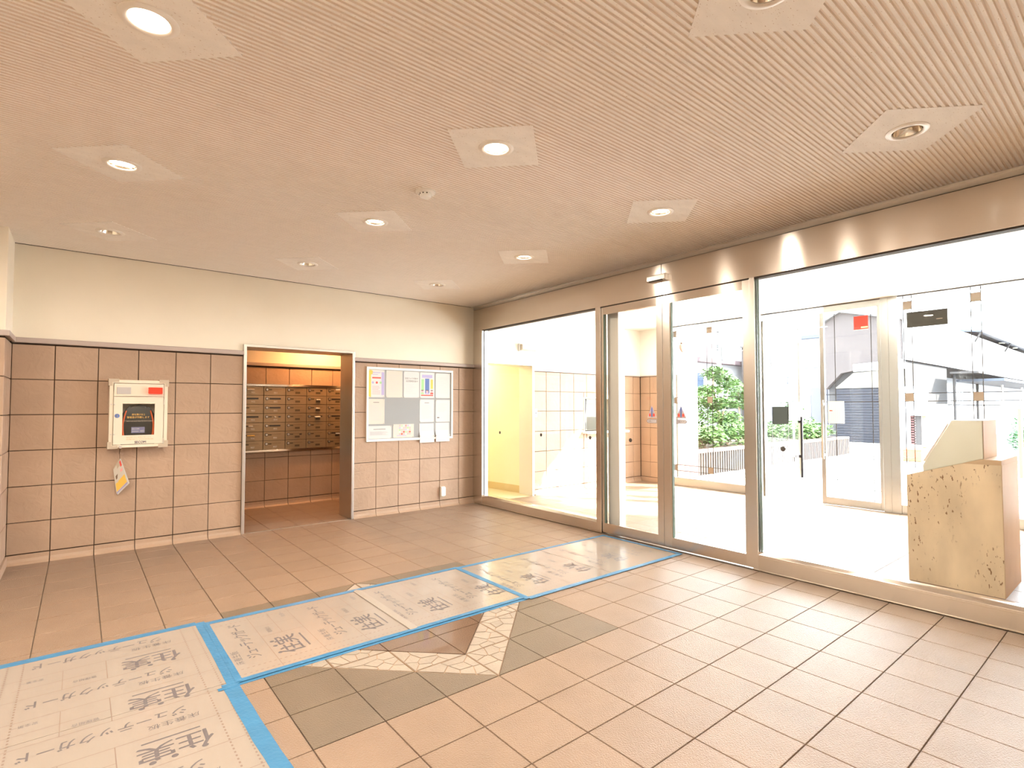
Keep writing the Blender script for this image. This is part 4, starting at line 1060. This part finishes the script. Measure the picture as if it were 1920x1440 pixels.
# ------------------------------------------------------------------ intercom pedestal in the vestibule
PXa, PXb = 2.417, 3.02
t = thing('intercom_pedestal', (2.7, -.51, 0), 'travertine pedestal with a sloping steel console behind the large fixed glass', 'pedestal')
b = MB().prism([(-.232, 0), (-.787, 0), (-.787, .914), (-.573, .914), (-.232, .800)], 'x', PXa, PXb)
b.obj('stone_base', M_TRAV, t)
MB().prism([(-.571, .9148), (-.789, .9148), (-.789, .950), (-.679, .950)], 'x', PXa-.001, PXb+.002).obj('stone_cap', M_TRAVC, t)
MB().box(PXa+.002, PXb, -.791, -.7872, 0, .915).obj('end_slab', M_TRAVC, t)
b = MB().prism([(-.335, .834), (-.335, .885), (-.516, 1.226), (-.690, 1.228), (-.690, .950), (-.679, .950)], 'x', PXa+.012, PXb-.13)
b.obj('console_housing', M_CONSOLE, t, .003)
MB().prism([(-.694, .951), (-.6905, .951), (-.6905, 1.226), (-.694, 1.226)], 'x', PXa+.02, PXb-.14).obj('console_back', M_TRAVC, t)
nx_, nz_ = .341, .181
l = math.hypot(nx_, nz_); nx_, nz_ = nx_/l*.018, nz_/l*.018
a0, a1 = (-.345, .905), (-.500, 1.195)
b = MB().prism([a0, a1, (a1[0]+nx_, a1[1]+nz_), (a0[0]+nx_, a0[1]+nz_)], 'x', PXa+.05, PXb-.17)
kp = b.obj('keypad_panel', M_STEELD, t, .002)
b = MB()
for i in range(3):
    for j in range(4):
        f_ = .25+.13*j; yy, zz = a0[0]+(a1[0]-a0[0])*f_+nx_*1.15, a0[1]+(a1[1]-a0[1])*f_+nz_*1.15
        b.box(2.62+.045*i, 2.648+.045*i, yy-.008, yy+.008, zz-.012, zz+.012)
b.obj('keypad_button', M_DARK, kp)

# ------------------------------------------------------------------ vestibule and outer glass things
t = thing('emergency_light', (2.63, D2-.06, 2.16), 'white box light on the vestibule wall above the service doorway', 'wall light')
MB().box(2.47, 2.80, D2-.035, D2, 2.155, 2.275).obj('housing', M_WHITE, t, .006)
MB().prism([(D2-.035, 2.165), (D2-.085, 2.185), (D2-.085, 2.255), (D2-.035, 2.268)], 'x', 2.49, 2.78).obj('diffuser', M_OFFW, t, .004)
t = thing('key_switch', (2.80, D2-.01, 1.2), 'small steel switch plate on the vestibule wall beside the service doorway', 'switch')
MB().box(2.785, 2.835, D2-.012, D2, 1.18, 1.30).obj('plate', M_STEELD, t, .002); MB().lathe([(.0005, -.02), (.010, -.02), (.012, -.012)], (2.81, D2, 1.24), 14, 'y').obj('key_barrel', M_DARK, t)
x = OXA-.002
t = thing('glass_sign', (x, .30, 2.3), 'dark grey sign panel high on the right-hand outer glass', 'sign')
MB().box(x-.006, x+.020, .098, .502, 2.300, 2.488).obj('panel', mat('sign back grey', (.045, .044, .038), .7, spec=.08), t)
b = MB().box(x-.0068, x-.006, .145, .205, 2.372, 2.377); b.obj('print', M_CLIP, t)
x = OXA+.008
t = thing('glass_poster', (x, 1.01, 2.33), 'red poster with a green strip high on the shut outer door', 'poster')
MB().box(x, x+.003, .926, 1.094, 2.335, 2.517).obj('sheet', mat('poster red', (.50, .055, .04), .7, spec=.1), t)
b = MB(); b.box(x-.0006, x, .93, 1.01, 2.356, 2.376, 1)
text(b, '防犯カメラ', (x-.0006, 1.088, 2.358), (0, -1, 0), (0, 0, 1), w=.07, h=.016, m=0); b.box(x-.0004, x, .926, 1.094, 2.335, 2.341, 2)
b.obj('print', [M_INK, M_GREENP, M_PAPER], t)
t = thing('glass_notice', (x, 1.33, 1.1), 'white notice sheet with a red heading at hand height on the shut outer door', 'paper')
MB().box(x, x+.003, 1.232, 1.432, 1.105, 1.402).obj('sheet', M_PAPER, t)
b = MB(); b.box(x-.0006, x, 1.375, 1.412, 1.268, 1.284, 1)
for k in range(6): b.box(x-.0006, x, 1.26+.024*k, 1.266+.024*k, 1.13, 1.37, 0)
b.obj('print', [M_INKF, M_REDP], t)
t = thing('door_plate', (5.6, 2.2, 1.06), 'dark square plate on the glass of the open outer door leaf', 'sign')
swung(MB().box(.178, .49, -.016, -.007, 1.065, 1.33)).obj('plate', mat('plate dark olive', (.009, .0095, .008), .8, spec=.0), t)
t = thing('door_notice', (5.95, 2.1, 1.12), 'white notice sheet on the open outer door leaf above the handle', 'paper')
swung(MB().box(.495, .76, -.030, -.0215, 1.12, 1.40)).obj('sheet', M_PAPER, t)
swung(MB().box(.51, .74, -.031, -.0302, 1.36, 1.366)).obj('print', M_INKF, t)

# ================================================================== OUTDOORS
g = MB().box(R2+.2, 90, -60, 80, -.3, -.012); go = g.obj('ground', M_PAVE); go['kind'] = 'structure'
g = MB().prism([(14.5, 3.3), (14.5, -40), (85, -40), (85, 3.9), (22, 3.9)], 'z', -.02, -.004); go = g.obj('road', M_ASPH); go['kind'] = 'structure'
# tiled entrance column
t = struct('column', (6.0, 4.6, 0))
MB().box(5.52, 6.57, 4.21, 5.2, 0, 3.1).obj('shaft', M_EXTW, t)
for z0, z1, n_ in ((0, .288, 2), (1.118, 1.27, 1)):
    for k in range(7):
        for q in range(n_):
            zz0 = z0+(z1-z0)*q/n_; zz1 = z0+(z1-z0)*(q+1)/n_
            MB().box(5.52+.15*k+.003, 5.52+.15*(k+1)-.003, 4.20, 4.212, zz0+.003, zz1-.003).obj('tile', M_PINKT, t)
    MB().box(5.515, 6.575, 4.205, 5.205, z0, z1).obj('band', M_PINKT, t)
t = thing('wall_lamp', (6.0, 4.15, 2.33), 'crescent shaped wall lamp high on the white entrance column', 'wall light')
pts = [(6.08-.11*math.cos(a), 4.16, 2.44+.115*math.sin(a)) for a in [(-1.1+2.2*k/12) for k in range(13)]]
MB().tube(pts, [.012+.016*math.sin(PI*k/12) for k in range(13)], 10).obj('shade', mat('lamp terracotta', (.12, .065, .045), .7, spec=.1), t, smooth=True)
MB().box(5.98, 6.04, 4.16, 4.21, 2.41, 2.47).obj('bracket', M_STEELD, t)

# planter with ribbed concrete sides
t = thing('planter', (10.4, 5.4, 0), 'long ribbed concrete planter full of shrubs outside the glass entrance', 'planter')
b = MB()
b.box(6.62, 14.32, 4.34, 4.46, 0, .47); b.box(14.2, 14.32, 4.46, 6.6, 0, .47); b.box(6.62, 6.74, 4.46, 6.6, 0, .47); b.box(6.62, 14.32, 6.5, 6.62, 0, .47)
b.obj('wall', M_CONC, t)
b = MB(); x = 6.64
while x < 14.3:
    b.prism([(x, 4.345), (x+.012, 4.30), (x+.05, 4.30), (x+.062, 4.345)], 'z', .0, .43); x += .088
b.obj('rib', M_CONC, t, kind='stuff')
MB().box(6.60, 14.34, 4.29, 4.50, .43, .485).obj('coping', mat('coping pinkish', (.10, .075, .066), .8, spec=.1), t, .008)
MB().box(6.74, 14.2, 4.46, 6.5, .3, .44).obj('soil', M_SOIL, t)

def leaves(b, blobs, n, size, rng):
    """loose leaves in ellipsoid clumps (centre, radii)"""
    for _ in range(n):
        c, r = rng.choice(blobs)
        while True:
            p = Vector((rng.uniform(-1, 1), rng.uniform(-1, 1), rng.uniform(-1, 1)))
            if .25 < p.length < 1: break
        p = Vector(c)+Vector((p.x*r[0], p.y*r[1], p.z*r[2]))
        a, e = rng.uniform(0, 2*PI), rng.uniform(-.6, .5)
        u = Vector((math.cos(a)*math.cos(e), math.sin(a)*math.cos(e), math.sin(e))); v = u.cross(Vector((rng.uniform(-.4, .4), rng.uniform(-.4, .4), 1))).normalized()
        s = size*rng.uniform(.6, 1.3); n_ = u.cross(v)
        q = [p-u*s, p-v*s*.38+n_*s*.1, p+u*s, p+v*s*.38+n_*s*.1]
        b.add([tuple(k) for k in q], [(0, 1, 2), (0, 2, 3)])
def plant(name, base, label, stems, blobs, n, size, seed, m=None, cat='shrub', group=None):
    rng = random.Random(seed)
    t = thing(name, base, label, cat, group)
    for pts, r0 in stems:
        MB().tube(pts, [r0*(1-.6*k/(len(pts)-1)) for k in range(len(pts))], 7).obj('stem' if cat != 'tree' else 'trunk', M_BARK, t, smooth=True)
    b = MB(); leaves(b, blobs, n, size, rng); b.obj('foliage', m or M_LEAF, t, kind='stuff')
    return t
plant('garden_tree', (9.35, 5.35, .44), 'small tree with rounded leaf pads in the planter beyond the right sliding door',
      [([(9.35, 5.35, .44), (9.30, 5.35, .9), (9.18, 5.33, 1.3), (9.0, 5.32, 1.7), (8.95, 5.3, 2.1)], .04), ([(9.3, 5.35, .95), (9.45, 5.3, 1.3), (9.62, 5.3, 1.75)], .028), ([(9.2, 5.33, 1.25), (8.75, 5.4, 1.45), (8.5, 5.4, 1.6)], .024), ([(9.35, 5.35, 1.0), (9.8, 5.4, 1.2)], .022)],
      [((8.98, 5.3, 2.12), (.34, .3, .17)), ((9.5, 5.3, 1.95), (.36, .3, .17)), ((8.9, 5.4, 1.72), (.32, .3, .14)), ((8.5, 5.4, 1.5), (.42, .3, .22)), ((9.05, 5.3, 1.42), (.34, .3, .17)), ((9.75, 5.4, 1.42), (.34, .3, .14)), ((8.7, 5.4, 1.12), (.5, .35, .22)), ((9.5, 5.3, 1.08), (.4, .35, .17))], 5200, .062, 11, cat='tree')
for k, (x, y, h, r, lab) in enumerate([(7.2, 5.1, .98, .48, 'leafy shrub in the planter right beside the white column'), (8.0, 4.95, .86, .55, 'leafy shrub in the planter to the near side of the small tree'), (8.95, 4.95, .92, .55, 'leafy shrub at the foot of the small tree'),
                                       (9.85, 4.95, .95, .55, 'leafy shrub in the planter just beyond the small tree'), (10.8, 5.0, .88, .55, 'leafy shrub in the planter behind the dark door plate'), (11.8, 5.0, .85, .55, 'leafy shrub in the planter behind the open door leaf'),
                                       (12.8, 5.0, .98, .5, 'leafy shrub in the planter behind the shut outer door'), (13.7, 4.95, .78, .45, 'low leafy shrub at the far end of the planter')]):
    plant('shrub', (x, y, .44), lab, [([(x, y, .42), (x+.05, y, h)], .02), ([(x, y, .42), (x-.2, y+.1, h)], .016)],
          [((x, y, .66), (r, .5, .26)), ((x+.15, y, h-.1), (r*.7, .4, .22)), ((x-.2, y, h-.18), (r*.7, .4, .2))], 900, .075, 30+k, M_LEAF, group='shrubs in the concrete planter')
plant('garden_tree', (11.3, 5.9, .44), 'second small tree in the planter seen over the dark door plate',
      [([(11.3, 5.9, .44), (11.25, 5.9, 1.2), (11.2, 5.9, 1.75)], .035)], [((11.15, 5.9, 1.78), (.5, .4, .25)), ((11.4, 5.9, 1.45), (.4, .4, .18))], 1300, .07, 61, cat='tree')
plant('garden_tree', (13.5, 5.6, .44), 'bushy young tree in the planter before the grey house',
      [([(13.5, 5.6, .44), (13.5, 5.6, 1.1)], .03)], [((13.5, 5.6, 1.15), (.42, .4, .42))], 900, .08, 62, cat='tree')

# grey gabled end of the house with the shutter
t = thing('grey_house', (22, 6, 0), 'grey gabled house end with a dark garage shutter across the street', 'house')
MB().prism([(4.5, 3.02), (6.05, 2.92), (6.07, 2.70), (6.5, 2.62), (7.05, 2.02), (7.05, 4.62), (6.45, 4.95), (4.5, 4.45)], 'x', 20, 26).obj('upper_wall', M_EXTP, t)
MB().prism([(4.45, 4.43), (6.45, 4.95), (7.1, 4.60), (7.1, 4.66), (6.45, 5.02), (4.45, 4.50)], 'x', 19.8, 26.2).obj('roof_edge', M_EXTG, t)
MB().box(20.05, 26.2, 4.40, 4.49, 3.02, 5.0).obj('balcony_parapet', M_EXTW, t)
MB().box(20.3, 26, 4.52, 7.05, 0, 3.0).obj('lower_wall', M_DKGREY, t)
MB().prism([(4.54, 2.05), (6.75, 2.05), (6.1, 2.62), (4.54, 2.70)], 'x', 20.1, 20.32).obj('lit_soffit_panel', mat('lit soffit beige', (.16, .15, .12), .8), t)  # beige colour stands in for the lit soffit above the shutter
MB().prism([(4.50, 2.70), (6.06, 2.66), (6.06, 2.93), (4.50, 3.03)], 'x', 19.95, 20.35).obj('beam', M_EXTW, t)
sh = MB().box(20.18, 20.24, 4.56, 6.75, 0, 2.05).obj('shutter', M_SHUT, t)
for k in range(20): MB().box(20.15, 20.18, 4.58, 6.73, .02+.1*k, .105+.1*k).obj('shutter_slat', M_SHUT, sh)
# white house with balcony behind
t = thing('white_house', (32, 8, 0), 'long white house with a deep balcony and barred windows across the street', 'house')
MB().box(27.3, 60, 6.6, 11.5, 0, 5.0).obj('wall', M_EXTW, t)
MB().box(26.3, 60, 4.40, 4.52, 3.02, 4.75).obj('balcony_parapet', M_EXTW, t)
MB().box(26.3, 60, 4.45, 6.6, 3.0, 3.12).obj('balcony_floor', M_EXTG, t)
MB().box(27.0, 60, 5.6, 11.6, 4.95, 5.12).obj('roof', M_ROOFB, t)
MB().prism([(4.1, 4.92), (4.1, 5.0), (6.6, 5.32), (6.6, 5.2)], 'x', 30.6, 60).obj('balcony_canopy', M_ROOFB, t)
b = MB(); b.tube([(30.7, 4.15, 4.92), (30.7, 4.4, 4.45)], .04); b.tube([(38, 4.15, 4.92), (38, 4.4, 4.45)], .04); b.obj('canopy_bracket', M_DKGREY, t)
def far_window(x0, x1, z0, z1, n=2, y=6.6, slat=False):
    w = MB().box(x0, x1, y-.05, y, z0, z1).obj('window', M_WHITE, t)
    for k in range(n):
        a = x0+(x1-x0)*k/n; c = x0+(x1-x0)*(k+1)/n
        MB().box(a+.06, c-.06, y-.07, y-.05, z0+.06, z1-.06).obj('window_pane', M_WGLASS, w)
    if slat:
        b = MB()
        for k in range(8): b.box(x0, x1, y-.11, y-.08, z0+(z1-z0)*(k+.2)/8, z0+(z1-z0)*(k+.6)/8)
        b.obj('window_slat', M_DKGREY, w)
far_window(27.6, 29.4, 2.08, 2.66, 3, slat=True); far_window(30.2, 32.2, 1.7, 2.72, 2, slat=True); far_window(34.6, 36.2, 1.5, 2.66, 2); far_window(37.2, 39.2, 1.5, 2.66, 3); far_window(41, 44.5, 1.5, 2.5, 4)
MB().box(40.2, 43, 6.5, 6.6, 3.9, 4.4).obj('window', M_WGLASS, t)
b = MB()
for k in range(4): b.tube([(27+2.6*k, 5.6, 2.98), (27+2.6*k, 5.6, 2.85)], .05)
b.obj('soffit_lamp', M_DKGREY, t)
# boundary wall
t = thing('boundary_wall', (32, 4.5, 0), 'low white boundary wall along the street before the white house', 'wall')
MB().box(20.6, 60, 4.22, 4.34, 0, 1.40).obj('wall_body', M_EXTW, t); MB().box(20.55, 60, 4.18, 4.38, 1.40, 1.44).obj('coping', M_EXTG, t)
# carport roof on posts
t = thing('carport', (32, 3.4, 0), 'flat pale carport roof on thin posts by the white house', 'carport')
MB().box(25.5, 48, 2.6, 4.1, 2.36, 2.46).obj('roof', M_ROOFB, t); MB().box(24.5, 34, 3.2, 4.1, 2.66, 2.74).obj('roof', M_EXTG, t)
for x in (31, 36.2, 42): MB().tube([(x, 3.5, 0), (x, 3.5, 2.38)], .045).obj('post', M_STEELD, t)
for x in (24.7, 28.7): MB().tube([(x, 4.0, 0), (x, 4.0, 2.68)], .05).obj('post', M_DKGREY, t)
# gate pillar with intercom, slatted gate, tan post
t = thing('gate_pillar', (18.4, 3.8, 0), 'white gate pillar with a mailbox slot at the edge of the grey shutter', 'pillar')
MB().prism([(4.12, 0), (3.97, 0), (3.97, 1.55), (3.40, 1.55), (3.40, 2.0), (4.12, 2.0)], 'x', 18.3, 18.5).obj('frame', M_EXTW, t, .01)
MB().box(18.35, 18.45, 3.42, 3.96, 1.05, 1.55).obj('panel', M_EXTW, t)
t = thing('slatted_gate', (18.62, 3.8, 0), 'dark slatted gate leaf ajar beside the white gate pillar', 'gate')
MB().box(18.54, 18.58, 3.93, 3.97, .02, 1.12).obj('gate_post', mat('gate mauve', (.38, .24, .24), .6), t)
MB().box(18.58, 18.62, 3.64, 3.80, .08, 1.05).obj('gate_panel', M_EXTG, t)
for k in range(12): MB().box(18.55, 18.58, 3.80, 3.91, .10+.08*k, .15+.08*k).obj('gate_slat', mat('gate dark red', (.09, .035, .035), .6), t)
t = thing('tan_post', (18.6, 3.56, 0), 'tan square post standing at the end of the slatted gate', 'post')
MB().box(18.54, 18.66, 3.50, 3.62, 0, 1.47).obj('post', M_TANP, t, .01); MB().box(18.53, 18.67, 3.49, 3.63, 1.47, 1.50).obj('post_cap', M_TANP, t)
# carton on the pavement
t = thing('parcel_carton', (13.5, 2.58, 0), 'orange brown parcel carton with a curved line lying on the pavement', 'carton')
MB().box(13.2, 13.8, 2.33, 2.84, 0, .28).obj('carton_body', M_BOXO, t)
MB().box(13.19, 13.81, 2.32, 2.85, .262, .284).obj('lid_flap', M_BOXO, t)
pts = [(13.196, 2.70-.26*k/10, .115-.045*math.sin(PI*k/10)) for k in range(11)]
MB().tube(pts, .006, 6).obj('print', M_REDP, t)
# orange street post and bush
t = thing('street_post', (11, .25, 0), 'orange guard post at the roadside near the picture edge', 'post')
MB().tube([(11, .25, 0), (11, .25, 1.28)], .035, 14).obj('post', M_POST, t, smooth=True)
MB().lathe([(.0005, .03), (.025, .02), (.036, 0)], (11, .25, 1.28), 14).obj('cap', M_POST, t, smooth=True)
plant('roadside_bush', (16.4, .95, 0), 'dark green clipped bush behind the orange guard post', [([(16.4, .95, 0), (16.4, .95, .9)], .03)], [((16.4, .92, .85), (.25, .22, .45)), ((16.4, .98, .45), (.3, .25, .3))], 700, .06, 71, M_LEAFD)
# further houses on the left
t = thing('pale_house', (23, 9, 0), 'pale block house partly hidden behind the open outer door leaf', 'house')
MB().box(22, 27, 7.5, 10.4, 0, 3.05).obj('wall', mat('render lavender', (.12, .12, .135), .85), t)
MB().box(21.9, 27, 7.4, 10.5, 3.05, 3.15).obj('roof_edge', M_EXTW, t)
MB().box(21.94, 22, 8.42, 8.85, .45, 1.84).obj('door', M_EXTW, t)
MB().box(21.95, 22, 7.75, 8.40, .45, 2.16).obj('shutter', mat('shutter lavender', (.05, .05, .065), .7), t)
w = MB().box(21.95, 22, 9.05, 9.8, 2.3, 2.75).obj('window', M_EXTW, t); MB().box(21.93, 21.95, 9.1, 9.75, 2.35, 2.7).obj('window_pane', M_WGLASS, w)
t = thing('tiled_roof_house', (23, 15, 0), 'low house with a mauve tiled roof behind the garden tree', 'house')
MB().box(18, 27, 13.4, 19, 0, 3.55).obj('wall', M_EXTW, t)
MB().prism([(12.9, 3.55), (12.9, 3.75), (16.2, 5.2), (19.5, 3.75), (19.5, 3.55)], 'x', 17.6, 27.4).obj('roof', M_ROOFT, t)
w = MB().box(20.4, 21.6, 13.33, 13.4, 2.2, 3.1).obj('window', M_EXTW, t); MB().box(20.5, 21.5, 13.31, 13.33, 2.27, 3.03).obj('window_pane', M_WGLASS, w)
t = thing('tall_house', (25.5, 14, 0), 'grey taller house wall beside the mauve roof', 'house')
MB().box(24.3, 26.8, 12.2, 12.8, 0, 4.45).obj('wall', M_EXTP, t); MB().box(24.2, 26.9, 12.15, 12.85, 4.45, 4.55).obj('roof_edge', M_EXTG, t)
t = thing('utility_pole', (20.7, 12, 0), 'grey utility pole with cross arms and wires above the tree', 'utility pole')
MB().tube([(20.7, 12, 0), (20.7, 12, 5.1)], [.13, .09], 12).obj('pole', M_POLE, t, smooth=True)
for z in (4.25, 4.05): MB().box(20.2, 21.2, 11.95, 12.05, z, z+.06).obj('cross_arm', M_POLE, t)
MB().lathe([(.0005, .35), (.14, .33), (.16, 0), (.14, -.3), (.0005, -.3)], (20.95, 11.95, 3.85), 14).obj('transformer', M_POLE, t, smooth=True)
b = MB()
for k, z in enumerate((4.34, 4.14)): b.tube([(8+4*i, 12+.02*k, z+.05*abs(3.2-i)**1.3*.6) for i in range(10)], .012, 5)
b.obj('wire', M_DARK, t)
